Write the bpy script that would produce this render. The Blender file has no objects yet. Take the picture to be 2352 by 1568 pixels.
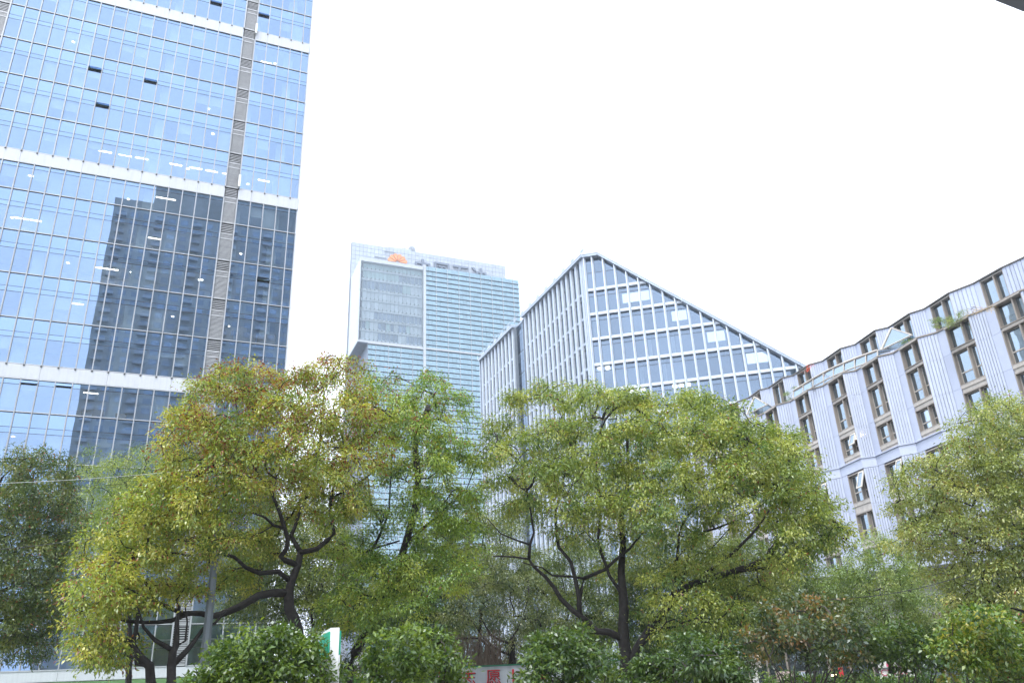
import bpy, math, random
import numpy as np
from mathutils import Matrix, Vector
random.seed(7)
rng = np.random.default_rng(7)
SC = bpy.context.scene
COL = SC.collection
R = math.radians

# ------------------------------------------------------------------ camera, sky, sun, exposure
FPX, TH, RO, EYE = 791.08, R(23.0438), R(-2.6038), 1.6      # focal length in px of a 1024 px wide frame, pitch, roll, eye height
cd = bpy.data.cameras.new('camera'); cam = bpy.data.objects.new('camera', cd); COL.objects.link(cam)
cd.sensor_width = 36; cd.lens = FPX / 1024 * 36; cd.clip_start = 0.1; cd.clip_end = 6000
_rt, _up, _fw = Vector((1, 0, 0)), Vector((0, -math.sin(TH), math.cos(TH))), Vector((0, math.cos(TH), math.sin(TH)))
_c, _s = math.cos(RO), math.sin(RO)
_cr = _rt * _c + _up * _s; _cu = _rt * (-_s) + _up * _c
cam.matrix_world = Matrix(((_cr.x, _cu.x, -_fw.x, 0), (_cr.y, _cu.y, -_fw.y, 0), (_cr.z, _cu.z, -_fw.z, EYE), (0, 0, 0, 1)))
SC.camera = cam

SUN_EL, SUN_AZ = R(58), R(205)
w = bpy.data.worlds.new('World'); SC.world = w; w.use_nodes = True
nt = w.node_tree; nt.nodes.clear()
n_out = nt.nodes.new('ShaderNodeOutputWorld'); n_bg = nt.nodes.new('ShaderNodeBackground')
n_sky = nt.nodes.new('ShaderNodeTexSky'); n_sky.sky_type = 'NISHITA'; n_sky.sun_disc = False
n_sky.sun_elevation = SUN_EL; n_sky.sun_rotation = SUN_AZ; n_sky.dust_density = 6; n_sky.air_density = 1.2
n_hs = nt.nodes.new('ShaderNodeHueSaturation'); n_hs.inputs['Saturation'].default_value = 0.25
n_mx = nt.nodes.new('ShaderNodeMix'); n_mx.data_type = 'RGBA'; n_mx.inputs[0].default_value = 0.82
tc = nt.nodes.new('ShaderNodeTexCoord'); nz = nt.nodes.new('ShaderNodeTexNoise'); nz.inputs['Scale'].default_value = 2.2; nz.inputs['Detail'].default_value = 4
rp = nt.nodes.new('ShaderNodeValToRGB')
rp.color_ramp.elements[0].color = (9.5, 10.6, 12.9, 1); rp.color_ramp.elements[1].color = (10.5, 11.5, 13.3, 1)
rp.color_ramp.elements[0].position = 0.35; rp.color_ramp.elements[1].position = 0.65
L = nt.links.new
L(tc.outputs['Generated'], nz.inputs['Vector']); L(nz.outputs['Fac'], rp.inputs['Fac'])
L(n_sky.outputs[0], n_hs.inputs['Color']); L(n_hs.outputs[0], n_mx.inputs[6]); L(rp.outputs[0], n_mx.inputs[7])
L(n_mx.outputs[2], n_bg.inputs['Color']); n_bg.inputs['Strength'].default_value = 0.1; L(n_bg.outputs[0], n_out.inputs[0])

sd = bpy.data.lights.new('sun', 'SUN'); sun = bpy.data.objects.new('sun', sd); COL.objects.link(sun)
sd.energy = 1.3; sd.angle = R(25); sd.color = (1.0, 0.97, 0.93)
sun.rotation_euler = Vector((math.sin(SUN_AZ) * math.cos(SUN_EL), math.cos(SUN_AZ) * math.cos(SUN_EL), math.sin(SUN_EL))).to_track_quat('Z', 'Y').to_euler()
SC.view_settings.view_transform = 'Standard'; SC.view_settings.look = 'None'; SC.view_settings.gamma = 1
SC.view_settings.use_curve_mapping = False; SC.view_settings.exposure = 1.27
SC.render.engine = 'CYCLES'
cy = SC.cycles; cy.use_denoising = True; cy.max_bounces = 10; cy.transparent_max_bounces = 16; cy.diffuse_bounces = 5; cy.glossy_bounces = 3
cy.transmission_bounces = 8; cy.volume_bounces = 1; cy.caustics_reflective = False; cy.caustics_refractive = False
HAZE = 0.0003

# ------------------------------------------------------------------ measuring helpers: a direction in the photo at a real distance gives a place
def ray(px, py):                     # px, py on a 2352 px wide copy of the photograph
    X = px * 0.435374 - 512; Y = py * 0.435374 - 341
    X, Y = _c * X + _s * Y, -_s * X + _c * Y
    r, u = X / FPX, -Y / FPX
    return np.array([r, math.cos(TH) - u * math.sin(TH), math.sin(TH) + u * math.cos(TH)])
def at(px, py, d):                   # the point at horizontal distance d
    v = ray(px, py); v = v * (d / math.hypot(v[0], v[1])); v[2] += EYE
    return v
def ground(px, py, d):
    v = at(px, py, d); v[2] = 0
    return v

# ------------------------------------------------------------------ materials
def nodes(name):
    m = bpy.data.materials.new(name); m.use_nodes = True; t = m.node_tree; t.nodes.clear()
    return m, t, t.nodes.new('ShaderNodeOutputMaterial')
def rand_value(t):                    # one random number per object and per loose piece
    oi = t.nodes.new('ShaderNodeObjectInfo'); g = t.nodes.new('ShaderNodeNewGeometry')
    a = t.nodes.new('ShaderNodeMath'); a.operation = 'ADD'; f = t.nodes.new('ShaderNodeMath'); f.operation = 'FRACT'
    t.links.new(oi.outputs['Random'], a.inputs[0]); t.links.new(g.outputs['Random Per Island'], a.inputs[1]); t.links.new(a.outputs[0], f.inputs[0])
    return f.outputs[0]
def paint(name, col, rough=0.5, var=0.06, noise=0.08, scale=1.5, metal=0.0, bump=0.0, streak=0.0):
    m, t, out = nodes(name)
    b = t.nodes.new('ShaderNodeBsdfPrincipled'); b.inputs['Roughness'].default_value = rough; b.inputs['Metallic'].default_value = metal
    tc = t.nodes.new('ShaderNodeTexCoord'); n = t.nodes.new('ShaderNodeTexNoise'); n.inputs['Scale'].default_value = scale; n.inputs['Detail'].default_value = 6
    g = t.nodes.new('ShaderNodeNewGeometry'); t.links.new(g.outputs['Position'], n.inputs['Vector'])
    mr = t.nodes.new('ShaderNodeMapRange'); mr.inputs[1].default_value = 0.3; mr.inputs[2].default_value = 0.7
    mr.inputs[3].default_value = 1 - noise; mr.inputs[4].default_value = 1 + noise; t.links.new(n.outputs['Fac'], mr.inputs[0])
    last = mr.outputs[0]
    if streak:                        # rain streaks running down the face
        mp = t.nodes.new('ShaderNodeMapping'); mp.inputs['Scale'].default_value = (3.5, 3.5, 0.12); n2 = t.nodes.new('ShaderNodeTexNoise'); n2.inputs['Scale'].default_value = 1.6; n2.inputs['Detail'].default_value = 5
        t.links.new(g.outputs['Position'], mp.inputs[0]); t.links.new(mp.outputs[0], n2.inputs['Vector'])
        m2 = t.nodes.new('ShaderNodeMapRange'); m2.inputs[1].default_value = 0.45; m2.inputs[2].default_value = 0.75; m2.inputs[3].default_value = 1; m2.inputs[4].default_value = 1 - streak
        t.links.new(n2.outputs['Fac'], m2.inputs[0]); x = t.nodes.new('ShaderNodeMath'); x.operation = 'MULTIPLY'
        t.links.new(last, x.inputs[0]); t.links.new(m2.outputs[0], x.inputs[1]); last = x.outputs[0]
    rv = rand_value(t); m3 = t.nodes.new('ShaderNodeMapRange'); m3.inputs[3].default_value = 1 - var; m3.inputs[4].default_value = 1 + var; t.links.new(rv, m3.inputs[0])
    x = t.nodes.new('ShaderNodeMath'); x.operation = 'MULTIPLY'; t.links.new(last, x.inputs[0]); t.links.new(m3.outputs[0], x.inputs[1])
    v = t.nodes.new('ShaderNodeVectorMath'); v.operation = 'SCALE'; v.inputs[0].default_value = col; t.links.new(x.outputs[0], v.inputs['Scale'])
    t.links.new(v.outputs[0], b.inputs['Base Color'])
    if bump:
        bp = t.nodes.new('ShaderNodeBump'); bp.inputs['Strength'].default_value = bump; bp.inputs['Distance'].default_value = 0.05
        t.links.new(n.outputs['Fac'], bp.inputs['Height']); t.links.new(bp.outputs[0], b.inputs['Normal'])
    t.links.new(b.outputs[0], out.inputs[0])
    return m
def glass(name, refl, trans, fac, var=0.10, wave=0.02, wscale=0.35, rough=0.0, body=None, bodyfac=0.0):
    # coated architectural glass: a tinted mirror over a tinted clear pane; body = a share of dull coating (frit, film)
    m, t, out = nodes(name)
    gl = t.nodes.new('ShaderNodeBsdfGlossy'); gl.inputs['Roughness'].default_value = rough; gl.inputs['Color'].default_value = (*refl, 1)
    tr = t.nodes.new('ShaderNodeBsdfTransparent'); tr.inputs['Color'].default_value = (*trans, 1)
    mx = t.nodes.new('ShaderNodeMixShader'); rv = rand_value(t)
    mr = t.nodes.new('ShaderNodeMapRange'); mr.inputs[3].default_value = fac - var; mr.inputs[4].default_value = min(1, fac + var); t.links.new(rv, mr.inputs[0])
    lw = t.nodes.new('ShaderNodeLayerWeight'); lw.inputs['Blend'].default_value = 0.25
    ad = t.nodes.new('ShaderNodeMath'); ad.operation = 'MULTIPLY_ADD'; ad.inputs[1].default_value = 0.35; ad.use_clamp = True
    t.links.new(lw.outputs['Fresnel'], ad.inputs[0]); t.links.new(mr.outputs[0], ad.inputs[2]); t.links.new(ad.outputs[0], mx.inputs[0])
    last = tr.outputs[0]
    if body:
        df = t.nodes.new('ShaderNodeBsdfDiffuse'); df.inputs['Color'].default_value = (*body, 1); mb = t.nodes.new('ShaderNodeMixShader'); mb.inputs[0].default_value = bodyfac
        t.links.new(last, mb.inputs[1]); t.links.new(df.outputs[0], mb.inputs[2]); last = mb.outputs[0]
    t.links.new(last, mx.inputs[1]); t.links.new(gl.outputs[0], mx.inputs[2])
    if wave:
        g = t.nodes.new('ShaderNodeNewGeometry'); n = t.nodes.new('ShaderNodeTexNoise'); n.inputs['Scale'].default_value = wscale; n.inputs['Detail'].default_value = 1
        bp = t.nodes.new('ShaderNodeBump'); bp.inputs['Strength'].default_value = wave; bp.inputs['Distance'].default_value = 1.0
        t.links.new(g.outputs['Position'], n.inputs['Vector']); t.links.new(n.outputs['Fac'], bp.inputs['Height']); t.links.new(bp.outputs[0], gl.inputs['Normal'])
    t.links.new(mx.outputs[0], out.inputs[0])
    return m
def glow(name, col, s):
    m, t, out = nodes(name); e = t.nodes.new('ShaderNodeEmission'); e.inputs[0].default_value = (*col, 1); e.inputs[1].default_value = s
    t.links.new(e.outputs[0], out.inputs[0]); return m
def leafmat(name, gloss=0.045, trans=0.40):
    m, t, out = nodes(name)
    at_ = t.nodes.new('ShaderNodeAttribute'); at_.attribute_name = 'leaf_tone'
    d = t.nodes.new('ShaderNodeBsdfDiffuse'); tl = t.nodes.new('ShaderNodeBsdfTranslucent'); g = t.nodes.new('ShaderNodeBsdfGlossy')
    g.inputs['Roughness'].default_value = 0.32; g.inputs['Color'].default_value = (0.9, 0.95, 1, 1)
    v = t.nodes.new('ShaderNodeVectorMath'); v.operation = 'MULTIPLY'; v.inputs[1].default_value = (1.25, 1.2, 0.55)
    t.links.new(at_.outputs['Color'], d.inputs[0]); t.links.new(at_.outputs['Color'], v.inputs[0]); t.links.new(v.outputs[0], tl.inputs[0])
    a = t.nodes.new('ShaderNodeMixShader'); a.inputs[0].default_value = trans; b = t.nodes.new('ShaderNodeMixShader'); b.inputs[0].default_value = gloss
    t.links.new(d.outputs[0], a.inputs[1]); t.links.new(tl.outputs[0], a.inputs[2]); t.links.new(a.outputs[0], b.inputs[1]); t.links.new(g.outputs[0], b.inputs[2])
    t.links.new(b.outputs[0], out.inputs[0]); return m

M = {}
M['mull'] = paint('mullion_grey', (0.36, 0.37, 0.38), 0.4, metal=0.3)
M['steel'] = paint('transom_steel', (0.46, 0.47, 0.48), 0.35, metal=0.4)
M['gasket'] = paint('black_gasket', (0.03, 0.032, 0.035), 0.6)
M['band'] = paint('white_band', (0.53, 0.545, 0.565), 0.4, var=0.02, noise=0.03, streak=0.10)
M['louvre'] = paint('louvre_grey', (0.42, 0.425, 0.43), 0.45, metal=0.2)
M['dark'] = paint('dark_void', (0.02, 0.022, 0.025), 0.9)
M['slab'] = paint('ceiling', (0.70, 0.71, 0.71), 0.8)
M['core'] = paint('office_wall', (0.74, 0.73, 0.70), 0.8, noise=0.25, scale=0.5)
M['column'] = paint('office_column', (0.78, 0.82, 0.79), 0.7)
M['blind'] = paint('roller_blind', (0.60, 0.64, 0.65), 0.8, var=0.15)
M['carton'] = paint('cardboard', (0.42, 0.33, 0.20), 0.9, var=0.2)
M['g_blue'] = glass('tower_glass', (0.35, 0.49, 0.71), (0.84, 0.91, 0.92), 0.50, var=0.04, wave=0.0015)
M['g_blue2'] = glass('spandrel_glass', (0.35, 0.50, 0.73), (0.42, 0.50, 0.55), 0.56, var=0.04, wave=0.0015)
M['lamp'] = glow('ceiling_lamp', (1.0, 0.98, 0.92), 5.0)
M['warm'] = glow('warm_lamp', (1.0, 0.72, 0.40), 3.0)
M['tile'] = paint('stone_tile', (0.36, 0.40, 0.45), 0.5, var=0.07, noise=0.05, scale=0.2)
M['tile_back'] = paint('tile_joint', (0.26, 0.29, 0.33), 0.8)
M['g_cyan'] = glass('cyan_glass', (0.28, 0.40, 0.45), (0.3, 0.38, 0.44), 0.56, var=0.10, wave=0.0, body=(0.22, 0.30, 0.34), bodyfac=0.6)
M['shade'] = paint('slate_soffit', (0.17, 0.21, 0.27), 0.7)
M['pale'] = paint('pale_metal', (0.40, 0.43, 0.46), 0.4, var=0.03)
M['white_side'] = paint('white_cladding', (0.42, 0.47, 0.50), 0.45, var=0.02, noise=0.03)
M['g_skin'] = glass('outer_skin_glass', (0.40, 0.47, 0.52), (0.88, 0.92, 0.93), 0.20, var=0.02, wave=0.0)
M['g_box'] = glass('office_pane', (0.20, 0.25, 0.32), (0.2, 0.25, 0.3), 0.35, var=0.18, wave=0.0, body=(0.17, 0.21, 0.26), bodyfac=0.7)
M['frost'] = paint('frosted_pane', (0.40, 0.45, 0.49), 0.4, var=0.12)
M['green_pane'] = paint('greenish_pane', (0.28, 0.39, 0.40), 0.4, var=0.12)
M['orange'] = paint('orange_petal', (0.68, 0.26, 0.12), 0.5, var=0.02)
M['sign_dark'] = paint('sign_grey', (0.14, 0.17, 0.22), 0.5)
M['alu'] = paint('blue_grey_aluminium', (0.36, 0.42, 0.50), 0.4, var=0.03, metal=0.15)
M['alu_w'] = paint('white_spandrel', (0.58, 0.63, 0.69), 0.4, var=0.03)
M['alu_m'] = paint('mullion_aluminium', (0.47, 0.52, 0.58), 0.4, var=0.03, metal=0.1)
M['alu_d'] = paint('reveal_grey', (0.22, 0.26, 0.31), 0.5)
M['g_grey'] = glass('grey_blue_glass', (0.29, 0.37, 0.47), (0.60, 0.66, 0.72), 0.52, var=0.05, wave=0.002)
M['office'] = paint('office_interior', (0.12, 0.13, 0.15), 0.9, noise=0.2, scale=0.4)
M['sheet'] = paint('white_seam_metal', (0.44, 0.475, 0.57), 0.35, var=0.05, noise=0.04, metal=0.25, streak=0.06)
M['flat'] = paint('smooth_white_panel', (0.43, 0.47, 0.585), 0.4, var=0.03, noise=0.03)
M['bronze'] = paint('bronze_frame', (0.27, 0.235, 0.20), 0.45, var=0.05, noise=0.10, streak=0.15)
M['bronze_l'] = paint('tan_sill', (0.44, 0.40, 0.35), 0.5, var=0.05, noise=0.10, streak=0.15)
M['cope'] = paint('dark_coping', (0.13, 0.115, 0.10), 0.5)
M['sash'] = paint('cream_sash', (0.62, 0.58, 0.50), 0.45)
M['g_room'] = glass('room_glass', (0.36, 0.44, 0.50), (0.50, 0.56, 0.60), 0.74, var=0.08, wave=0.004, wscale=0.8)
M['bark'] = paint('dark_bark', (0.014, 0.0115, 0.0095), 0.85, noise=0.5, scale=9, bump=0.6)
M['twig'] = paint('grey_twig', (0.05, 0.042, 0.034), 0.85, noise=0.3, scale=9)
M['leaf'] = leafmat('leaf'); M['leaf_shiny'] = leafmat('shiny_leaf', 0.05, 0.38)
M['grass'] = paint('lawn', (0.045, 0.11, 0.022), 0.9, noise=0.45, scale=5, bump=0.8)
M['soil'] = paint('paving', (0.16, 0.155, 0.145), 0.95, noise=0.3, scale=0.6)
M['pole'] = paint('pole_grey', (0.13, 0.15, 0.165), 0.45, noise=0.15, metal=0.2)
M['wire'] = paint('cable_black', (0.03, 0.03, 0.035), 0.6); M['wire_w'] = paint('cable_pale', (0.62, 0.64, 0.65), 0.5)
M['sign_w'] = paint('sign_white', (0.78, 0.78, 0.75), 0.5, streak=0.12); M['sign_g'] = paint('sign_green', (0.02, 0.36, 0.22), 0.4); M['sign_b'] = paint('sign_blue', (0.05, 0.22, 0.55), 0.4)
M['banner'] = paint('banner_cloth', (0.50, 0.53, 0.56), 0.8, noise=0.06, bump=0.3); M['banner_g'] = paint('banner_green', (0.03, 0.16, 0.09), 0.7)
M['red'] = paint('red_print', (0.55, 0.03, 0.04), 0.6); M['ink'] = paint('black_print', (0.02, 0.02, 0.02), 0.6); M['pink'] = paint('pink_print', (0.62, 0.10, 0.20), 0.6)
M['petal'] = paint('white_petal', (0.80, 0.80, 0.78), 0.7); M['turf'] = paint('green_mesh', (0.07, 0.20, 0.03), 0.9, noise=0.4, scale=8)
M['eave'] = paint('dark_eave', (0.018, 0.018, 0.018), 0.8)
M['brown'] = paint('brown_render', (0.36, 0.37, 0.35), 0.85, noise=0.2, scale=0.15)
M['g_dark'] = glass('flat_window', (0.5, 0.6, 0.7), (0.1, 0.12, 0.15), 0.30, body=(0.18, 0.22, 0.26), bodyfac=0.9)
M['shopglass'] = glass('shop_glass', (0.5, 0.6, 0.65), (0.15, 0.18, 0.2), 0.35, body=(0.05, 0.06, 0.065), bodyfac=0.9)
M['poster'] = paint('pale_pink_board', (0.55, 0.42, 0.40), 0.7); M['dry'] = paint('dry_stalk', (0.16, 0.12, 0.09), 0.9, var=0.3)

# ------------------------------------------------------------------ building helpers
class MB:
    def __init__(s): s.v, s.f, s.m = [], [], []
    def quad(s, a, b, c, d, m=0):
        i = len(s.v); s.v += [a, b, c, d]; s.f.append((i, i + 1, i + 2, i + 3)); s.m.append(m)
    def box(s, x0, x1, y0, y1, z0, z1, m=0, back=True):
        i = len(s.v)
        s.v += [(x0, y0, z0), (x1, y0, z0), (x1, y1, z0), (x0, y1, z0), (x0, y0, z1), (x1, y0, z1), (x1, y1, z1), (x0, y1, z1)]
        fs = [(0, 1, 5, 4), (1, 2, 6, 5), (3, 0, 4, 7), (0, 3, 2, 1), (4, 5, 6, 7)] + ([(2, 3, 7, 6)] if back else [])
        for f in fs: s.f.append(tuple(i + k for k in f)); s.m.append(m)
    def prism(s, poly, y0, y1, m=0, back=True):      # poly in (x, z), counter-clockwise seen from the front (-y)
        n = len(poly); i = len(s.v)
        s.v += [(x, y0, z) for x, z in poly] + [(x, y1, z) for x, z in poly]
        s.f.append(tuple(range(i, i + n))); s.m.append(m)
        if back: s.f.append(tuple(range(i + 2 * n - 1, i + n - 1, -1))); s.m.append(m)
        for k in range(n):
            q = (k + 1) % n; s.f.append((i + k, i + n + k, i + n + q, i + q)); s.m.append(m)
    def tube(s, pts, rads, n=6, m=0, cap=True):
        pts = [np.asarray(p, float) for p in pts]; base = len(s.v); k = len(pts)
        for j in range(k):
            d = pts[min(j + 1, k - 1)] - pts[max(j - 1, 0)]; d = d / (np.linalg.norm(d) + 1e-9)
            a = np.cross(d, (0, 0, 1.0) if abs(d[2]) < 0.9 else (1.0, 0, 0)); a /= np.linalg.norm(a); b = np.cross(d, a)
            for q in range(n):
                t = 2 * math.pi * q / n; s.v.append(tuple(pts[j] + rads[j] * (math.cos(t) * a + math.sin(t) * b)))
        for j in range(k - 1):
            for q in range(n):
                r = (q + 1) % n; s.f.append((base + j * n + q, base + j * n + r, base + (j + 1) * n + r, base + (j + 1) * n + q)); s.m.append(m)
        if cap:
            s.f.append(tuple(base + q for q in range(n - 1, -1, -1))); s.m.append(m)
            s.f.append(tuple(base + (k - 1) * n + q for q in range(n))); s.m.append(m)
    def mesh(s, name, mats):
        me = bpy.data.meshes.new(name); me.from_pydata(s.v, [], s.f)
        for x in mats: me.materials.append(M[x])
        if len(mats) > 1: me.polygons.foreach_set('material_index', s.m)
        me.update(); return me
    def build(s, name, mats, parent=None, mat=None, kind=None):
        if isinstance(mats, str): mats = [mats]
        return link(name, s.mesh(name, mats), parent, mat, kind)
def link(name, me, parent=None, mat=None, kind=None):
    o = bpy.data.objects.new(name, me); COL.objects.link(o)
    if parent is not None: o.parent = parent
    if mat is not None: o.matrix_basis = mat
    if kind: o['kind'] = kind
    return o
def thing(name, label, cat, loc=(0, 0, 0), rz=0.0, group=None):
    o = bpy.data.objects.new(name, None); COL.objects.link(o); o.location = loc; o.rotation_euler = (0, 0, rz); o.empty_display_size = 0.3
    o['label'] = label; o['category'] = cat
    if group: o['group'] = group
    return o
def tag(o, label, cat, group=None):
    o['label'] = label; o['category'] = cat
    if group: o['group'] = group
    return o
_cache = {}
class Face:
    """A facade: x along it, y into the building, z up; units are multiplied by k, heights are counted from eye level."""
    def __init__(s, root, k=1.0, mat=None): s.root, s.k, s.mat = root, k, mat or Matrix()
    def X(s, v): return v * s.k
    def Z(s, v): return v * s.k + EYE
    def box(s, name, mat, x0, x1, y0, y1, z0, z1, back=True, parent=None):
        k = s.k; dx, dy, dz = (x1 - x0) * k, (y1 - y0) * k, (z1 - z0) * k
        key = (mat, round(dx, 3), round(dy, 3), round(dz, 3), back)
        me = _cache.get(key)
        if me is None:
            b = MB(); b.box(0, dx, 0, dy, 0, dz, 0, back); me = _cache[key] = b.mesh(name, [mat])
        return link(name, me, parent or s.root, (Matrix() if parent else s.mat) @ Matrix.Translation((x0 * k, y0 * k, s.Z(z0))))
    def pieces(s, name, mat, boxes, back=True, limit=300):
        for b in boxes[:limit]: s.box(name, mat, *b, back=back)
        if len(boxes) > limit:
            g = MB()
            for b in boxes[limit:]: g.box(*[v * s.k for v in b[:4]], s.Z(b[4]), s.Z(b[5]), 0, back)
            g.build(name, mat, s.root, s.mat, 'stuff')
    def joined(s, name, mat, boxes, kind=None, parent=None, back=True):
        g = MB()
        for b in boxes: g.box(*[v * s.k for v in b[:4]], s.Z(b[4]), s.Z(b[5]), b[6] if len(b) > 6 else 0, back)
        return g.build(name, mat, parent or s.root, Matrix() if parent else s.mat, kind)
    def poly(s, name, mat, pts, y0, y1, back=True, parent=None):
        g = MB(); g.prism([(x * s.k, s.Z(z)) for x, z in pts], y0 * s.k, y1 * s.k, 0, back)
        return g.build(name, mat, parent or s.root, s.mat)
def text_mesh(txt, size, mat, depth=0.01):
    cu = bpy.data.curves.new('lettering', 'FONT'); cu.body = txt; cu.size = size; cu.extrude = depth; cu.align_x = 'CENTER'
    o = bpy.data.objects.new('lettering', cu); COL.objects.link(o)
    dg = bpy.context.evaluated_depsgraph_get(); me = bpy.data.meshes.new_from_object(o.evaluated_get(dg)); me.materials.clear(); me.materials.append(M[mat])
    bpy.data.objects.remove(o); return me
def clip(poly, a, b, c):              # keep a*x + b*z <= c
    out = []
    for i in range(len(poly)):
        p, q = poly[i], poly[(i + 1) % len(poly)]; dp, dq = a * p[0] + b * p[1] - c, a * q[0] + b * q[1] - c
        if dp <= 0: out.append(p)
        if dp * dq < 0:
            t = dp / (dp - dq); out.append((p[0] + t * (q[0] - p[0]), p[1] + t * (q[1] - p[1])))
    return out

# ------------------------------------------------------------------ ground
g = MB(); n = 48
for i in range(n):
    a, b = 2 * math.pi * i / n, 2 * math.pi * (i + 1) / n
    for r0, r1 in ((0, 60), (60, 300), (300, 2500)):
        g.quad((r0 * math.cos(a), r0 * math.sin(a), 0), (r1 * math.cos(a), r1 * math.sin(a), 0), (r1 * math.cos(b), r1 * math.sin(b), 0), (r0 * math.cos(b), r0 * math.sin(b), 0))
g.build('ground', 'soil', kind='structure')

# ------------------------------------------------------------------ left glass tower
K = 0.9; MOD = 1.4                     # measured units: module 1.4, storey 4.577
AZ = R(66.371)
troot = thing('office_tower', 'tall blue glass office tower with white bands and a grey louvre strip', 'tower', (-24.5624 * K, 76.2404 * K, 0), math.pi / 2 - AZ)
T = Face(troot, K)
def zk(k): return 51.41 + 4.577 * k
def xi(i): return i * MOD
I0, I1 = -27, 0
mods = [i for i in range(I0, 0) if i not in (-5, -23)]
BANDS = (-5, 0, 5)
vis, mid, spa = [], [], []
for j in range(-11, 9):
    z0, z1 = (2.25, zk(-10)) if j == -11 else (zk(j), zk(j + 1))
    cols = [(xi(i) + 0.03, xi(i + 1) - 0.03) for i in mods] + [(0.03, 0.58 * MOD)]
    for a, b in cols:
        if j == -11: vis.append((a, b, 0, 0.03, z0, z1 - 1.25)); spa.append((a, b, 0, 0.03, z1 - 1.22, z1)); continue
        vis.append((a, b, 0, 0.03, z0 + 0.08, z1 - 1.94)); mid.append((a, b, 0, 0.03, z1 - 1.91, z1 - 1.40))
        if j + 1 not in BANDS: spa.append((a, b, 0, 0.03, z1 - 1.37, z1 - 0.08))
# awning vents that stand open
opened = {(-16, 2), (-12, 2), (-15, 1), (-8, 5), (-4, 5), (-14, -6), (-16, -6), (-2, -3)}
vents = []
def is_open(b):
    for (i, j) in opened:
        if abs(b[0] - xi(i) - 0.03) < 0.05 and abs(b[4] - (zk(j + 1) - 1.91)) < 0.05: return True
    return False
vents = [b for b in mid if is_open(b)]; mid = [b for b in mid if not is_open(b)]
vis.sort(key=lambda b: abs(b[4] - 30) + abs(b[0] + 14) * 0.3)
T.pieces('pane', 'g_blue', vis, back=False)
T.joined('pane', 'g_blue2', mid + spa, 'stuff', back=False)
for b in vents:
    T.box('vent_recess', 'dark', b[0], b[1], 0.12, 0.2, b[4], b[5])
    g = MB(); wd, h = (b[1] - b[0]) * K, (b[5] - b[4]) * K; g.box(0, wd, 0, 0.03, -h, 0)
    g.build('vent_window', 'g_blue2', troot, Matrix.Translation((b[0] * K, -0.02, T.Z(b[5]))) @ Matrix.Rotation(R(-32), 4, 'X'))
segs = [(2.25, zk(-5) - 1.45), (zk(-5) - 0.02, zk(0) - 1.45), (zk(0) - 0.02, zk(5) - 1.45), (zk(5) - 0.02, zk(9))]
for i in range(I0, 1):
    for a, b in segs:
        wd = 0.10 if i not in (-4, -5, -22, -23) else 0.14
        T.box('mullion', 'mull', xi(i) - wd / 2, xi(i) + wd / 2, -0.16, 0.06, a, b + 0.10)
T.joined('mullion_foot', 'gasket', [(xi(i) - 0.07, xi(i) + 0.07, -0.20, 0.0, a - 0.14, a - 0.01) for i in range(I0, 1) for a, b in segs[1:]], 'stuff')
runs = [(xi(-22), xi(-5)), (xi(-4), 0.58 * MOD), (xi(I0), xi(-23))]
for k in range(-10, 9):
    for a, b in runs:
        T.box('transom', 'steel', a + 0.075, b - (0.075 if b < 0 else 0), -0.10, 0.05, zk(k) - 0.005, zk(k) + 0.075)
        if k not in BANDS: T.box('transom_gasket', 'gasket', a + 0.075, b - (0.075 if b < 0 else 0), -0.02, 0.05, zk(k) - 0.075, zk(k) - 0.008)
        for dz in (1.385, 1.925):
            T.box('glazing_bar', 'gasket', a + 0.075, b - (0.075 if b < 0 else 0), -0.012, 0.05, zk(k) - dz - 0.02, zk(k) - dz + 0.02)
for a, b in runs:
    T.box('sill', 'steel', a, b, -0.14, 0.05, 2.17, 2.27)
for k in BANDS:                        # white bands, a panel joint every fourth module
    for a, b in runs:
        cuts = [a] + [xi(i) for i in range(I0, 0) if (i + 3) % 4 == 0 and a + 0.5 < xi(i) < b - 0.5] + [b if b < 0 else b + 0.10]
        for p, q in zip(cuts, cuts[1:]): T.box('band_panel', 'band', p + 0.008, q - 0.008, -0.12, 0.10, zk(k) - 1.34, zk(k) - 0.04)
        T.box('band_edge', 'steel', a, b, -0.14, 0.05, zk(k) - 1.45, zk(k) - 1.36)
cuts = [xi(i) for i in range(I0, 1, 4)] + [0.7 * MOD]
for p, q in zip(cuts, cuts[1:]): T.box('base_panel', 'band', p + 0.008, q - 0.008, -0.10, 0.20, 1.35, 2.15)
for i in (-5, -23):                    # louvre strips, one framed panel per storey
    a, b = xi(i) + 0.09, xi(i + 1) - 0.09
    for j in range(-11, 9):
        z0, z1 = (2.27, zk(-10)) if j == -11 else (zk(j), zk(j + 1)); bx = [(a, b, -0.08, 0.04, z0 - 0.03, z0 + 0.10)]
        z = z0 + 0.16
        while z < z1 - 0.10:
            rel = z1 - z
            if 1.40 < rel < 1.55 or 1.95 < rel < 2.10: bx.append((a, b, -0.08, 0.04, z, z + 0.11)); z += 0.16
            else:
                st = 0.14 if rel > 1.5 else 0.20
                bx.append((a, b, -0.05, 0.0, z, z + 0.07)); z += st
        T.joined('louvre_panel', 'louvre', bx)
    T.box('louvre_backing', 'dark', a - 0.05, b + 0.05, 0.12, 0.2, 2.2, zk(9))
for j in range(-11, 9):                # white corner returns
    z0, z1 = (1.3, zk(-10)) if j == -11 else (zk(j), zk(j + 1))
    T.box('corner_panel', 'band', 0.60 * MOD, 0.735 * MOD, -0.02, 2.2, z0 + 0.01, z1 - 0.01)
    T.box('floor_slab', 'slab', xi(I0), 0.57 * MOD, 0.38, 14, z1 - 1.30, z1 - 0.05)
T.box('core_wall', 'core', xi(I0), 0.5 * MOD, 5.2, 5.6, 1.0, zk(9))
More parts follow.
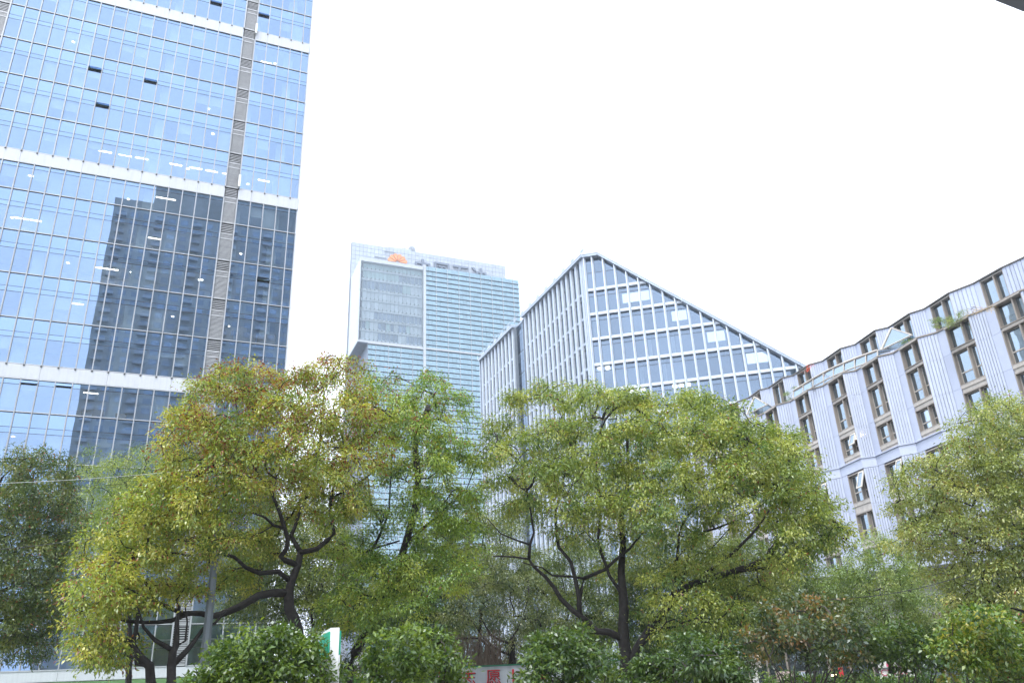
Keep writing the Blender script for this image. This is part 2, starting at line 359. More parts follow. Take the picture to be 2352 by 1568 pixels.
T.box('end_wall', 'core', 0.58 * MOD, 0.597 * MOD, 0.1, 14, 1.0, zk(9))
T.box('roof', 'slab', xi(I0), 0.735 * MOD, -0.1, 14, zk(9) + 0.1, zk(9) + 1.2)
for c in (-22.9, -16.6, -10.35, -4.0, -1.0): T.box('column', 'column', xi(c) - 0.5, xi(c) + 0.5, 1.0, 2.0, 1.0, zk(9))
rr = random.Random(3)
for j in range(-11, 9):
    zc = (zk(-10) if j == -11 else zk(j + 1)) - 1.34
    strips = {0: [-14.4, -13, -11.8, -9.3, -7.8, -6.6, -5.3, -2.5], -2: [-19, -18, -10.6, -10.0], -3: [-13.2, -12.6, -10.9], -4: [-14.8, -14.4], -1: [-18.6, -9.9, -9.4], 4: [-3.2], -6: [-12.5]}.get(j, [])
    yy = 2.0 + rr.random() * 2
    for s in strips: T.box('ceiling_light', 'lamp', xi(s), xi(s) + 1.25, yy, yy + 0.16, zc, zc + 0.03)
    for _ in range(3 if j in (-4, -3, -2, 0) else 1):
        s = xi(rr.uniform(-20, 0)); y = rr.uniform(1.5, 4); T.box('downlight', 'lamp', s, s + 0.22, y, y + 0.22, zc, zc + 0.03)
    for i in mods:
        if rr.random() < 0.26:
            top = (zk(-10) if j == -11 else zk(j + 1)) - 1.92; dr = rr.choice((0.5, 0.8, 1.2, 2.3)); T.box('roller_blind', 'blind', xi(i) + 0.06, xi(i + 1) - 0.06, 0.22, 0.25, top - dr, top)
for i_, zz, lab in ((-4, zk(5) - 0.6, 'slim white antenna box beside the louvre strip below the upper white band'), (-4, zk(0) + 0.1, 'slim white antenna box beside the louvre strip at the middle white band')):
    q = troot.matrix_basis @ Vector((0, 0, 0)) if False else Matrix.Translation(troot.location) @ Matrix.Rotation(math.pi / 2 - AZ, 4, 'Z') @ Vector((xi(i_) * K, -0.30, T.Z(zz)))
    an = thing('antenna_box', lab, 'antenna', tuple(q), math.pi / 2 - AZ, 'antennas on the blue tower'); g = MB(); g.box(-0.11, 0.11, -0.12, 0.05, 0, 1.35); g.build('radome', 'sign_w', an); g = MB(); g.box(-0.05, 0.05, 0.05, 0.25, 0.2, 0.32); g.box(-0.05, 0.05, 0.05, 0.25, 1.0, 1.12); g.build('bracket', 'mull', an)
for i, (a, h) in enumerate(((-3.9, 1.5), (-3.0, 1.9), (-2.3, 1.3), (-1.5, 1.0), (-0.9, 1.4), (-2.6, 0.8), (-12.9, 0.6), (-11.6, 0.9), (-10.2, 0.7))):
    zf = zk(-4) if i < 6 else zk(-6)
    o = T.box('stored_carton', 'carton', xi(a), xi(a) + 0.95, 0.5 + 0.1 * (i % 3), 1.3 + 0.1 * (i % 3), zf + 0.1, zf + 0.1 + h)
# grass bank in front of the tower's foot
g = MB(); nx, ny = 40, 8
for a in range(nx):
    for b in range(ny):
        P = []
        for da, db in ((0, 0), (1, 0), (1, 1), (0, 1)):
            x = -60 + 64 * (a + da) / nx; t = (b + db) / ny; y = -22 + 22.0 * t
            P.append((x, y, 0.02 + 2.74 * (t * t * (3 - 2 * t)) * min(1, max(0, (4 - x) / 4)) + 0.02 * math.sin(x * 1.3 + y)))
        g.quad(*P)
o = g.build('grass_bank', 'grass', None, troot.matrix_basis if False else Matrix.Translation(troot.location) @ Matrix.Rotation(math.pi / 2 - AZ, 4, 'Z'), 'structure')

# ------------------------------------------------------------------ brown apartment tower behind the viewer, seen mirrored in the glass
aroot = thing('apartment_tower', 'brown apartment tower mirrored in the lower panes of the blue glass tower', 'apartment tower', tuple(Matrix.Translation(troot.location) @ Matrix.Rotation(math.pi / 2 - AZ, 4, 'Z') @ Vector((-38.2, -190, 0))), math.pi / 2 - AZ)
A = Face(aroot, 1.0)
A.box('wall', 'brown', 0, 12, -30, 0, -EYE, 157); A.box('wall', 'brown', 12, 64, -30, 0, -EYE, 166)
wins = []
for fl in range(1, 47):
    for c in range(15): wins.append((1.6 + c * 4.0, 3.9 + c * 4.0, 0.0, 0.06, fl * 3.3, fl * 3.3 + 1.9))
g = MB()
for b in wins: g.box(*b)
g.build('window', 'g_dark', aroot, None, 'stuff')
g = MB()
for fl in range(1, 47):
    for c in range(0, 15, 3): g.box(1.2 + c * 4, 4.3 + c * 4, 0, 1.3, fl * 3.3 - 0.3, fl * 3.3 + 0.75)
g.build('balcony', 'pale', aroot, None, 'stuff')

# ------------------------------------------------------------------ hazy tower with the petal emblem
KM = 0.8667
v = np.array([-62.15, 293.49]) * KM
mroot = thing('emblem_tower', 'hazy pale tower with cyan striped glass and an overhanging glass box', 'tower', (v[0], v[1], 0), math.pi / 2 - R(66.8))
H = Face(mroot, KM)
PW = 5.19 / 3
# rear wall of square tiles
H.box('rear_wall', 'tile_back', -0.5, 74.5, 20.15, 22, -2, 185.2)
tiles = []
for r in range(9):
    for c in range(43):
        x0 = -0.5 + c * 75 / 43; tiles.append((x0 + 0.05, x0 + 75 / 43 - 0.05, 20.0, 20.2, 185.4 - (r + 1) * 2.2 + 0.05, 185.4 - r * 2.2 - 0.05))
H.pieces('tile', 'tile', tiles, limit=300)
H.box('rear_wall_flank', 'tile_back', -0.75, -0.52, 20.0, 22, -2, 185.4)
H.box('roof_screen', 'pale', 16.5, 27, 20.3, 21, 185.3, 186.2)
# overhanging box
fl = [166.6, 161.53, 156.97, 151.81, 147.4, 142.86, 138.15, 133.52, 128.9]
H.box('box_core', 'office', 0.9, 27.0, 2.2, 20, 128.3, 166.2)
rows_k = ['g', 'gd', 'd', 'f', 'f', 'fd', 'x', 'fd2']
rr = random.Random(11)
for r in range(8):
    zt, zb = fl[r], fl[r + 1]
    H.box('spandrel', 'frost', 0.8, 27.0, 1.3, 2.2, zb - 0.1, zb + 1.15)
    for c in range(15):
        x0 = 1.3 + c * 1.715; kd = rows_k[r]
        mt = {'g': 'green_pane', 'gd': 'green_pane' if c < 9 else 'g_box', 'd': 'g_box' if c < 10 else ('green_pane' if c < 12 else 'frost'), 'f': 'frost', 'fd': 'frost' if c < 3 else 'g_box',
              'x': rr.choice(('frost', 'g_box', 'g_box', 'green_pane')), 'fd2': 'frost' if c < 4 or 9 <= c < 11 else 'g_box'}[kd]
        H.box('window_pane', mt, x0 + 0.06, x0 + 1.65, 1.6, 2.2, zb + 1.2, zt - (0.1 if r else 1.7))
    H.joined('window_bar', 'white_side', [(1.3 + c * 1.715 - 0.05, 1.3 + c * 1.715 + 0.05, 1.35, 1.6, zb + 1.15, zt - 0.1) for c in range(16)])
    H.joined('skin_bracket', 'white_side', [(1.2 + c * 1.715 - 0.16, 1.2 + c * 1.715 + 0.16, 0.05, 1.3, zb + 0.70, zb + 0.95) for c in range(15)], 'stuff')
    H.box('skin_rail', 'pale', 0.1, 27.0, 0.02, 0.12, zb + 0.05, zb + 0.15)
    H.box('outer_skin_pane', 'g_skin', 0.05, 27.0, -0.05, 0.0, zb + 0.16, zt - (0.0 if r else 1.6), back=False)
H.box('box_cornice', 'pale', -0.1, 27.1, -0.1, 20, 165.1, 166.75)
H.box('box_hem', 'pale', -0.1, 27.1, -0.1, 2.0, 127.95, 128.75)
for r in range(8): H.box('side_panel', 'white_side', -0.35, 0.02, 0.0, 21.8, fl[r + 1] - (0.85 if r == 7 else 0) + 0.04, fl[r] - 0.04)
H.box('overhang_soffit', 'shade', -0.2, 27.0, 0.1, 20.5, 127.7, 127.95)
H.box('pillar', 'pale', 27.15, 28.3, -0.5, 3, -2, 167.5)
H.box('storey_ledge', 'pale', 28.3, 72.3, -0.55, 2, 127.75, 128.45); H.box('storey_ledge', 'pale', 3.95, 27.15, -0.55, 2, 127.4, 127.7)
# raked glass stripes
H.box('right_block', 'office', 28.3, 71.9, 0.5, 20.1, -2, 167.0); H.box('left_block', 'office', 4.2, 27.15, 0.5, 20.1, -2, 127.4)
STP = 2.327
def pane_mesh(w):
    g = MB(); h = STP * KM; b = 0.36 * KM; z0 = 0.16 * KM
    g.quad((0, -b, z0), (w, -b, z0), (w, 0, h), (0, 0, h)); g.quad((0, -b, z0), (0, 0, h), (0, 0.05, h), (0, -b + 0.05, z0)); g.quad((w, 0, h), (w, -b, z0), (w, -b + 0.05, z0), (w, 0.05, h))
    return g.mesh('pane', ['g_cyan'])
pm = {}
jobs = []
def stripes(xa, xb, ztop, nrow, off):
    for r in range(nrow):
        z = ztop - (r + 1) * STP
        if z < -1: break
        x = xa
        first = True
        while x < xb - 0.2:
            x2 = min(xb, x + (off if first and off else PW)); first = False
            jobs.append((z, x + 0.03, x2 - 0.03)); x = x2
        g = MB(); a, b = H.X(xa), H.X(xb); zz = H.Z(z)
        for y0, z0, y1, z1, x0, x1 in ((-0.36 * KM, zz + 0.16 * KM, 0.3, zz - 0.02, a, b),):
            g.quad((x0, y0, z0), (x0, y1, z1), (x1, y1, z1), (x1, y0, z0)); g.quad((x0, -0.38 * KM, z0 - 0.08), (x1, -0.38 * KM, z0 - 0.08), (x1, -0.38 * KM, z0 + 0.03), (x0, -0.38 * KM, z0 + 0.03))
            for xx in (x0, x1): g.v += [(xx, y0, z0), (xx, y1, z1), (xx, 0.3, zz + STP * KM), (xx, 0, zz + STP * KM)]; i = len(g.v); g.f.append((i - 4, i - 3, i - 2, i - 1)); g.m.append(0)
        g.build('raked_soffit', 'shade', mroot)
stripes(28.32, 72.2, 167.1, 17, 1.2); stripes(28.32, 72.2, 127.6, 60, 1.2); stripes(3.95, 27.12, 127.35, 60, 1.6)
jobs.sort(key=lambda q: -q[0])
rest = MB()
for n_, (z, a, b) in enumerate(jobs):
    wd = round((b - a) * KM, 3)
    if n_ < 300:
        if wd not in pm: pm[wd] = pane_mesh(wd)
        link('pane', pm[wd], mroot, Matrix.Translation((H.X(a), 0, H.Z(z))))
    else:
        x0, x1, zz = H.X(a), H.X(b), H.Z(z); rest.quad((x0, -0.36 * KM, zz + 0.16 * KM), (x1, -0.36 * KM, zz + 0.16 * KM), (x1, 0, zz + STP * KM), (x0, 0, zz + STP * KM))
rest.build('pane', 'g_cyan', mroot, None, 'stuff')
for i in range(9):
    x = 32.9 + 5.19 * i
    H.box('mullion', 'pale', x - 0.06, x + 0.06, -0.46, 0.2, 128.4, 167.2)
    if x < 72: H.box('mullion', 'pale', x - 0.06, x + 0.06, -0.46, 0.2, -2, 127.7)
for x in (7.2, 12.45, 17.65, 22.7): H.box('mullion', 'pale', x - 0.06, x + 0.06, -0.46, 0.2, -2, 127.3)
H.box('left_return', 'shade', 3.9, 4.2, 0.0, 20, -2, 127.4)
# sign on the rear wall
sroot = thing('rooftop_sign', 'dark blue-grey characters and orange petal emblem on the pale tiled roof wall', 'sign', tuple(mroot.matrix_basis @ Vector((0, 0, 0)) if False else (v[0], v[1], 0)), math.pi / 2 - R(66.8))
S_ = Face(sroot, KM)
cx, cz = 20.6, 178.0
for q in range(6):                     # half rosette of petals
    a0, a1 = math.pi * q / 6 + 0.02, math.pi * (q + 1) / 6 - 0.02; pts = [(cx + 0.7 * math.cos((a0 + a1) / 2), cz + 0.7 * math.sin((a0 + a1) / 2))]
    for t in range(9):
        u = t / 8; a = a0 + (a1 - a0) * u; rd = 4.05 + 0.42 * math.sin(math.pi * u); pts.append((cx + rd * math.cos(a) * 1.05, cz + rd * math.sin(a)))
    S_.poly('petal', 'orange', pts, 19.5, 19.85)
S_.box('emblem_rail', 'sign_dark', 10.0, 15.5, 19.6, 19.75, 179.1, 179.35); S_.box('emblem_rail', 'sign_dark', 14.5, 19.5, 19.6, 19.75, 182.6, 182.8)
def strokes(name, x, z, w_, h, bars):
    g = MB()
    for b in bars:
        x0, x1, z0, z1 = x + b[0] * w_, x + b[1] * w_, z + b[2] * h, z + b[3] * h
        if len(b) == 4: g.box(H.X(x0), H.X(x1), 19.2 * KM, 19.8 * KM, H.Z(z0), H.Z(z1))
        else:
            t = b[4]; g.prism([(H.X(x0), H.Z(z0)), (H.X(x0 + t), H.Z(z0)), (H.X(x1 + t), H.Z(z1)), (H.X(x1), H.Z(z1))], 19.2 * KM, 19.8 * KM)
    return g.build(name, 'sign_dark', sroot)
strokes('character', 28.9, 174.2, 7.3, 7.4, [(0, 1, 0.63, 0.76), (0, 0.13, 0.25, 0.63), (0.87, 1, 0.25, 0.63), (0.13, 0.87, 0.25, 0.38), (0.42, 0.58, 0, 0.25), (0.42, 0.58, 0.38, 0.63), (0.42, 0.58, 0.76, 1)])
strokes('character', 38.2, 174.2, 7.3, 7.4, [(0, 1, 0.81, 0.95), (0, 0.13, 0.12, 0.81), (0.87, 1, 0.12, 0.81), (0, 1, 0, 0.12), (0.24, 0.76, 0.62, 0.70), (0.28, 0.72, 0.42, 0.50), (0.24, 0.76, 0.20, 0.28), (0.46, 0.54, 0.28, 0.42), (0.46, 0.54, 0.50, 0.62)])
strokes('character', 47.4, 174.2, 7.6, 7.4, [(0, 1, 0.79, 0.93), (0.05, 0.36, 0.1, 0.79, 1.2), (0.36, 0.90, 0.42, 0.54), (0.36, 0.48, 0, 0.42), (0.78, 0.90, 0, 0.42), (0.48, 0.78, 0, 0.12)])
strokes('character', 56.6, 174.2, 7.6, 7.4, [(0.16, 0.02, 0.72, 0.96, 1.3), (0.0, 0.14, 0.45, 0.62, 1.2), (0.0, 0.16, 0.02, 0.36, 1.0), (0.30, 1, 0.60, 0.73), (0.30, 0.42, 0, 0.60), (0.88, 1, 0, 0.60), (0.42, 0.88, 0, 0.10), (0.42, 0.88, 0.30, 0.40), (0.58, 0.71, 0.10, 0.30), (0.58, 0.71, 0.40, 0.60), (0.58, 0.71, 0.73, 1.0)])
# dishes on the roof
def dish(x, z, r, tilt, yaw, lab):
    o = thing('satellite_dish', lab, 'satellite dish', tuple(Matrix.Translation((v[0], v[1], 0)) @ Matrix.Rotation(math.pi / 2 - R(66.8), 4, 'Z') @ Vector((H.X(x), 23.5 * KM, H.Z(185.2)))), math.pi / 2 - R(66.8), 'dishes on the hazy roof')
    mt = Matrix.Translation((0, 0, (z - 185.2) * KM)) @ Matrix.Rotation(yaw, 4, 'Z') @ Matrix.Rotation(tilt, 4, 'X'); g = MB(); N = 16; rings = 5
    for q in range(N):
        for k in range(rings):
            f = lambda kk, qq: (r * kk / rings * math.cos(2 * math.pi * qq / N), r * kk / rings * math.sin(2 * math.pi * qq / N), 0.35 * r * (kk / rings) ** 2)
            g.quad(f(k, q), f(k + 1, q), f(k + 1, q + 1), f(k, q + 1)); 
    rf = g.build('reflector', 'pale', o, mt)
    g = MB()
    for q in range(0, N, 2):
        pts = [(r * kk / 5 * math.cos(2 * math.pi * q / N), r * kk / 5 * math.sin(2 * math.pi * q / N), 0.35 * r * (kk / 5) ** 2 - 0.05) for kk in range(6)]; g.tube(pts, [0.06] * 6, 4)
    g.build('rib', 'tile_back', o, mt)
    g = MB(); g.tube([(0, 0, 0), (0, 0, (z - 185.2) * KM)], [0.3, 0.2], 6); g.build('mount', 'tile_back', o)
dish(24.9, 186.4, 1.8, R(60), R(200), 'smaller pale round dish on the roof edge of the hazy tower')
dish(28.9, 186.9, 2.5, R(60), R(215), 'larger ribbed dish on the roof edge of the hazy tower')

# ------------------------------------------------------------------ slanted-roof office block
KG = 1.6
groot = thing('slant_roof_block', 'blue-grey gridded office block with a steeply sloping roof edge', 'office building', (8.01 * KG, 74.57 * KG, 0), 0)
GR = Face(groot, KG, Matrix.Rotation(math.pi / 2 - R(103.0), 4, 'Z'))
GL = Face(groot, KG, Matrix.Rotation(math.pi / 2 - R(156.3), 4, 'Z'))
ZT, SL, XB = 41.32, -(41.22 - 25.87) / (19.96 - 1.59), 1.59       # flat roof height, slope, where the slope begins
def roofz(x): return ZT - 0.1 if x <= XB else ZT - 0.1 + SL * (x - XB)
rows = [37.28 - 2.8 * k for k in range(15)]                          # tops of the spandrels
nodes_r = [0.0, 0.85] + [0.85 + 1.145 * k for k in range(1, 40)]
xmax = 46
nodes_r = [x for x in nodes_r if x < xmax]
def cut(poly): 
    p = clip(poly, 0, 1, ZT - 0.32)
    return clip(p, -SL, 1, ZT - 0.42 - SL * XB)
for x in nodes_r:
    zt = roofz(x + 0.12) - 0.25
    if zt < 0: continue
    GR.box('mullion', 'alu_m', x - 0.02 + 0.09, x + 0.20, -0.02, 0.30, -1, zt); GR.box('mullion_fin', 'alu_w', x - 0.02, x + 0.085, -0.24, 0.28, -1, zt)
for r, z in enumerate(rows + [ZT]):
    zb = rows[r] if r < len(rows) else None
for r in range(-1, len(rows) - 1):
    zt = rows[r] - 0.30 if r >= 0 else ZT; zb = rows[r + 1]
    for a, b in zip(nodes_r, nodes_r[1:]):
        a2, b2 = a + 0.21, b - 0.03
        s_ = cut([(a2, zb - 0.29), (b2, zb - 0.29), (b2, zb), (a2, zb)])
        if len(s_) > 2: GR.poly('spandrel', 'alu_w', s_, -0.05, 0.30)
        hz = zt - 0.52
        if r == -1: hz = zb + 1.95
        for lo, hi in ((zb + 0.02, hz - 0.02), (hz + 0.02, zt)):
            p = cut([(a2, lo), (b2, lo), (b2, hi), (a2, hi)])
            if len(p) > 2: GR.poly('pane', 'g_grey', p, 0.26, 0.28, back=False)
        p = cut([(a2, hz - 0.02), (b2, hz - 0.02), (b2, hz + 0.02), (a2, hz + 0.02)])
        if len(p) > 2: GR.poly('glazing_bar', 'gasket', p, 0.24, 0.30)
    for f_, xa, xb_ in ((GR, 0.1, xmax), (GL, -31, -0.1)):
        if f_ is GR:
            p = cut([(xa, zb - 0.30), (xb_, zb - 0.30), (xb_, zb - 0.02), (xa, zb - 0.02)])
            if len(p) > 2: GR.poly('floor_slab', 'slab', p, 0.34, 1.28)
        else: GL.box('floor_slab', 'slab', xa, xb_ - 0.5, 0.32, 1.28, zb - 0.30, zb - 0.02)
HOLES = {0: (3.6, 6.4), 1: (8.4, 9.9), 2: (11.6, 13.3), 3: (15.0, 17.0)}      # daylight seen right through the top floors
for r in range(-1, len(rows) - 1):
    zt, zb = (rows[r] if r >= 0 else ZT), rows[r + 1]; parts = [(-0.55, xmax, zb, zt)]
    if r in HOLES:
        a, b = HOLES[r]; parts = [(-0.55, a, zb, zt), (b, xmax, zb, zt), (a, b, zb, zb + 1.2), (a, b, zb + 2.32, zt)]
    for x0, x1, z0, z1 in parts:
        p = cut([(x0, z0), (x1, z0), (x1, z1), (x0, z1)])
        if len(p) > 2: GR.poly('core_wall', 'office', p, 1.3, 1.4)
# fascia and rail along the slope
def slope_strip(name, mat, x0, x1, dz0, dz1, y0, y1): GR.poly(name, mat, [(x0, roofz(x0) + dz0), (x1, roofz(x1) + dz0), (x1, roofz(x1) + dz1), (x0, roofz(x0) + dz1)], y0, y1)
for a, b in [(-0.25, XB)] + [(XB + k * 2.0, XB + (k + 1) * 2.0) for k in range(21)]:
    slope_strip('fascia', 'alu', a + 0.01, b - 0.01, -0.26, 0.02, -0.36, 0.6); slope_strip('fascia_lip', 'alu_w', a + 0.01, b - 0.01, 0.025, 0.09, -0.40, 0.6)
    slope_strip('roof_panel', 'alu_w', a, b, -0.30, -0.0, 0.62, 1.5)
g = MB()
xs = [-0.25, XB] + [XB + k * 2.0 for k in range(1, 22)]
g.tube([(GR.X(x), -0.3 * KG, GR.Z(roofz(x) + 0.55)) for x in xs], [0.045] * len(xs), 5)
for x in xs: g.tube([(GR.X(x), -0.3 * KG, GR.Z(roofz(x) + 0.05)), (GR.X(x), -0.3 * KG, GR.Z(roofz(x) + 0.55))], [0.03, 0.03], 4)
g.build('roof_rail', 'alu_w', groot, GR.mat)
# left face
nl = [-0.56 + 0.57 - 1.145 * (k) for k in range(0, 40)]
cols_l = [(-1.13 - 1.147 * k) for k in range(13)]                   # fins between the near corner and the recessed bay
cols_l = [-0.5 - 1.147 * k for k in range(14)]
far = [-19.42 - 1.215 * k for k in range(10)]
for grp, end in ((cols_l, -16.0), (far, -31.0)):
    for x in grp:
        zt = ZT - 0.32
        GL.box('mullion_fin', 'alu', x - 0.36, x + 0.04, -0.10, 0.26, -1, zt); GL.box('mullion_edge', 'alu_w', x + 0.042, x + 0.075, -0.12, 0.26, -1, zt)
    xs = grp + [grp[-1] - 1.16]
    for r in range(-1, len(rows) - 1):
        zt = rows[r] - 0.30 if r >= 0 else ZT - 0.32; zb = rows[r + 1]
        for a, b in zip(xs[1:], xs):
            GL.box('spandrel', 'alu', a + 0.10, b - 0.37, 0.04, 0.26, zb - 0.28, zb); hz = zt - 0.55 if r >= 0 else zb + 1.95
            GL.box('pane', 'g_grey', a + 0.10, b - 0.37, 0.10, 0.14, zb + 0.01, hz - 0.02, back=False); GL.box('pane', 'g_grey', a + 0.10, b - 0.37, 0.10, 0.14, hz + 0.02, zt, back=False)
            GL.box('glazing_bar', 'gasket', a + 0.10, b - 0.37, 0.07, 0.14, hz - 0.02, hz + 0.02)
GL.box('corner_post', 'alu', -0.30, -0.03, -0.10, 0.3, -1, ZT - 0.3)
for r in range(-1, len(rows) - 1):     # recessed glazed bay
    zt = rows[r] - 0.02 if r >= 0 else ZT - 0.3; zb = rows[r + 1]
    for a, b in ((-18.9, -17.6), (-17.56, -16.3)): GL.box('pane', 'g_grey', a, b, 0.28, 0.31, zb + 0.02, zt, back=False)
    GL.box('glazing_bar', 'gasket', -18.9, -16.3, 0.25, 0.30, zb - 0.02, zb + 0.02)
GL.box('bay_wall', 'alu_d', -16.28, -16.2, -0.1, 0.31, -1, ZT - 0.35); GL.box('bay_wall', 'alu_d', -19.0, -18.92, -0.1, 0.31, -1, ZT - 0.35)
GL.box('core_wall', 'office', -30.5, -0.75, 1.3, 1.4, -1, ZT - 0.5)
for a, b in ((-16.0, 0.25), (-31.2, -18.9)):
    GL.box('fascia', 'alu', a, b, -0.40, 0.5, ZT - 0.33, ZT - 0.05); GL.box('fascia_lip', 'alu_w', a, b, -0.44, 0.5, ZT - 0.045, ZT + 0.03)
GL.box('fascia', 'alu', -18.88, -16.02, 0.22, 0.8, ZT - 0.33, ZT - 0.05)
GL.box('roof_panel', 'alu_w', -31, -0.5, 0.62, 2.0, ZT - 0.3, ZT - 0.06)
GL.box('end_wall', 'alu', -31.2, -31.0, -0.2, 12, -1, ZT - 0.35)
g = MB(); xs = np.linspace(-31.5, 0.2, 15)
g.tube([(GL.X(x), -0.35 * KG, GL.Z(ZT + 0.62)) for x in xs], [0.05] * 15, 5)
for x in xs: g.tube([(GL.X(x), -0.35 * KG, GL.Z(ZT + 0.03)), (GL.X(x), -0.35 * KG, GL.Z(ZT + 0.62))], [0.03, 0.03], 4)
g.build('roof_rail', 'alu_w', groot, GL.mat)
for x in np.arange(-30, 0, 2.3): GL.box('rail_screen', 'alu', x, x + 0.9, -0.30, -0.28, ZT + 0.1, ZT + 0.52)
# ceiling lights, blinds and white meeting-room walls behind the panes
for r, xs in ((4, (3.3, 3.9, 4.5, 7.6, 8.2, 8.9)), (3, (0.4, 1.2))):
    for x in xs:
        for y in (0.45, 0.7, 0.95, 1.2): GR.box('ceiling_light', 'lamp', x, x + 0.42, y, y + 0.05, rows[r] - 0.36, rows[r] - 0.33)
rr = random.Random(5)
for r in range(0, 8):
    for x in nodes_r[:26]:
        if rr.random() < 0.2 and x + 1.1 < xmax and rows[r] < roofz(x + 1.2) - 0.6: GR.box('column', 'column', x + 0.3, x + 0.62, 0.8, 1.2, rows[r + 1] + 0.02, rows[r] - 0.32)

# ------------------------------------------------------------------ folded white building on the right
KF = 1.4
HU, HL = 22.0, 17.6
def plan(tile, x, y, h):
    ox, oy, sc = {'R1': (899, 250, .053146), 'R2': (899, 325, .053146), 'R3': (787.5, 312.5, .053146), 'R6': (712.5, 350, .053146)}[tile]
    r_ = ray((ox + sc * x) / 0.435374, (oy + sc * y) / 0.435374); r_ = r_ * (h / r_[2]); return np.array([r_[0], r_[1]])
low = [('R6', 915, 1205), ('R6', 1195, 1020), ('R6', 1460, 950), ('R6', 1790, 735), ('R6', 2080, 650), ('R3', 1030, 1120)]
lower = [plan('R6', 835, 1220, HL), plan('R6', 915, 1205, HL), plan('R6', 1195, 1020, HL), plan('R6', 1460, 950, HL), plan('R6', 1790, 735, HL), plan('R3', 660, 1365, HL) * 0.5 + plan('R6', 2165, 610, HL) * 0.5,
         plan('R3', 1030, 1120, HL), plan('R3', 1290, 1075, HL), plan('R3', 1690, 815, HL), plan('R3', 1985, 745, HL), plan('R2', 335, 225, HL), plan('R2', 700, 125, HL), plan('R1', 1290, 1220, HL), plan('R1', 1760, 1105, HL)]
lower[5] = plan('R3', 660, 1365, HL)
per = (lower[12] - lower[2]) / 5.0
inn = lower[1::2]; outr = lower[2::2]            # inner folds (flat panel begins) and outer folds (window ends)
upper_px = [('R6', 240, 1115), ('R6', 475, 955), ('R6', 690, 880), ('R6', 885, 735), ('R6', 1060, 695), ('R6', 1315, 510), ('R6', 1520, 460), ('R6', 1815, 260), ('R6', 2070, 190), ('R3', 995, 660), ('R3', 1270, 585), ('R3', 1645, 320), ('R3', 1900, 262), ('R3', 2290, 5), ('R1', 475, 1090), ('R1', 930, 795), ('R1', 1395, 615), ('R1', 1920, 320)]
upper = [plan(*p, HU) for p in upper_px]
def extend(pairs, n0, n1):
    a = list(pairs); p0 = (a[2 * 3] - a[0]) / 3; p1 = (a[-2] - a[-2 - 4]) / 2
    for _ in range(n0): a = [a[0] - p0, a[1] - p0] + a
    for _ in range(n1): a = a + [a[-2] + p1, a[-1] + p1]
    return a
LOW = extend(lower[1:13], 3, 3); UP = extend(upper, 1, 2)
froot = thing('folded_facade_building', 'white zigzag metal building with bronze framed windows and a set-back top storey', 'building', (LOW[8][0] * KF, LOW[8][1] * KF, 0), 0)
def seg_face(p, q):                     # face frame from plan point p to q (q is nearer the camera)
    d = q - p; l = float(np.hypot(*d)); an = math.atan2(d[1], d[0])
    m_ = Matrix.Translation(((p[0] * KF) - froot.location.x, (p[1] * KF) - froot.location.y, 0)) @ Matrix.Rotation(an, 4, 'Z')
    return Face(froot, KF, m_), l
open_sash = {(5, 1), (5, 2), (4, 2), (6, 2), (7, 3), (3, 3)}
def window(Fc, x0, x1, z0, z1, split=0.62, cross=True, opened_=False, sill=0.0, dark=False):
    # outer frame, recessed panes, a deep mullion
    t = 0.07; D = 0.30; wn = MB(); Zf = Fc.Z; k = Fc.k
    def bx(a, b, c, d, e, f): wn.box(a * k, b * k, c * k, d * k, Zf(e), Zf(f))
    bx(x0, x0 + t, 0, D, z0, z1); bx(x1 - t * 0.5, x1, 0, D, z0, z1); bx(x0 + t, x1 - t * .5, 0, D, z1 - t, z1); bx(x0 + t, x1 - t * .5, 0.0, D, z0, z0 + t * .6)
    xm = x0 + (x1 - x0) * split
    bx(xm, xm + t * 1.3, 0.02, D, z0 + t * .6, z1 - t)
    wo = wn.build('window', 'bronze', froot, Fc.mat)
    if sill:
        Fc.box('sill', 'bronze_l', x0 + 0.01, x1 - 0.01, 0.01, D - 0.02, z0 - sill, z0 - 0.002, parent=wo)
    zb, zt = z0 + t * .6, z1 - t; zc = zb + (zt - zb) * 0.36
    def pane(a, b, c, d): Fc.box('pane', 'g_room', a, b, 0.26, 0.275, c, d, back=False, parent=wo)
    if not cross:
        pane(x0 + t, xm, zb, zt); pane(xm + t * 1.3, x1 - t * .5, zb, zt)
    else:
        fr = 0.035
        for a, b in ((x0 + t, xm), (xm + t * 1.3, x1 - t * .5)):
            Fc.joined('sash_frame', 'bronze_l', [(a, a + fr, 0.22, 0.27, zb, zt), (b - fr, b, 0.22, 0.27, zb, zt), (a + fr, b - fr, 0.22, 0.27, zc - fr, zc + fr), (a + fr, b - fr, 0.22, 0.27, zb, zb + fr), (a + fr, b - fr, 0.22, 0.27, zt - fr, zt)], parent=wo)
            pane(a + fr, b - fr, zb + fr, zc - fr)
            if not (opened_ and a > x0 + 0.5): pane(a + fr, b - fr, zc + fr, zt - fr)
        if opened_:
            a, b = xm + t * 1.3, x1 - t * .5; g = MB(); h = (zt - zc) * k; wd = (b - a) * k; f2 = 0.09
            for q in ((0, f2, -h, 0), (wd - f2, wd, -h, 0), (f2, wd - f2, -h, -h + f2), (f2, wd - f2, -f2, 0)): g.box(q[0], q[1], -0.05, 0.05, q[2], q[3], 0)
            g.box(f2, wd - f2, -0.01, 0.0, -h + f2, -f2, 1, False)
            g.build('open_sash', ['sash', 'g_dark'], wo, Matrix.Translation((a * k, 0.02 * k, Zf(zt))) @ Matrix.Rotation(R(-20), 4, 'X'))
    # room behind
    return wo
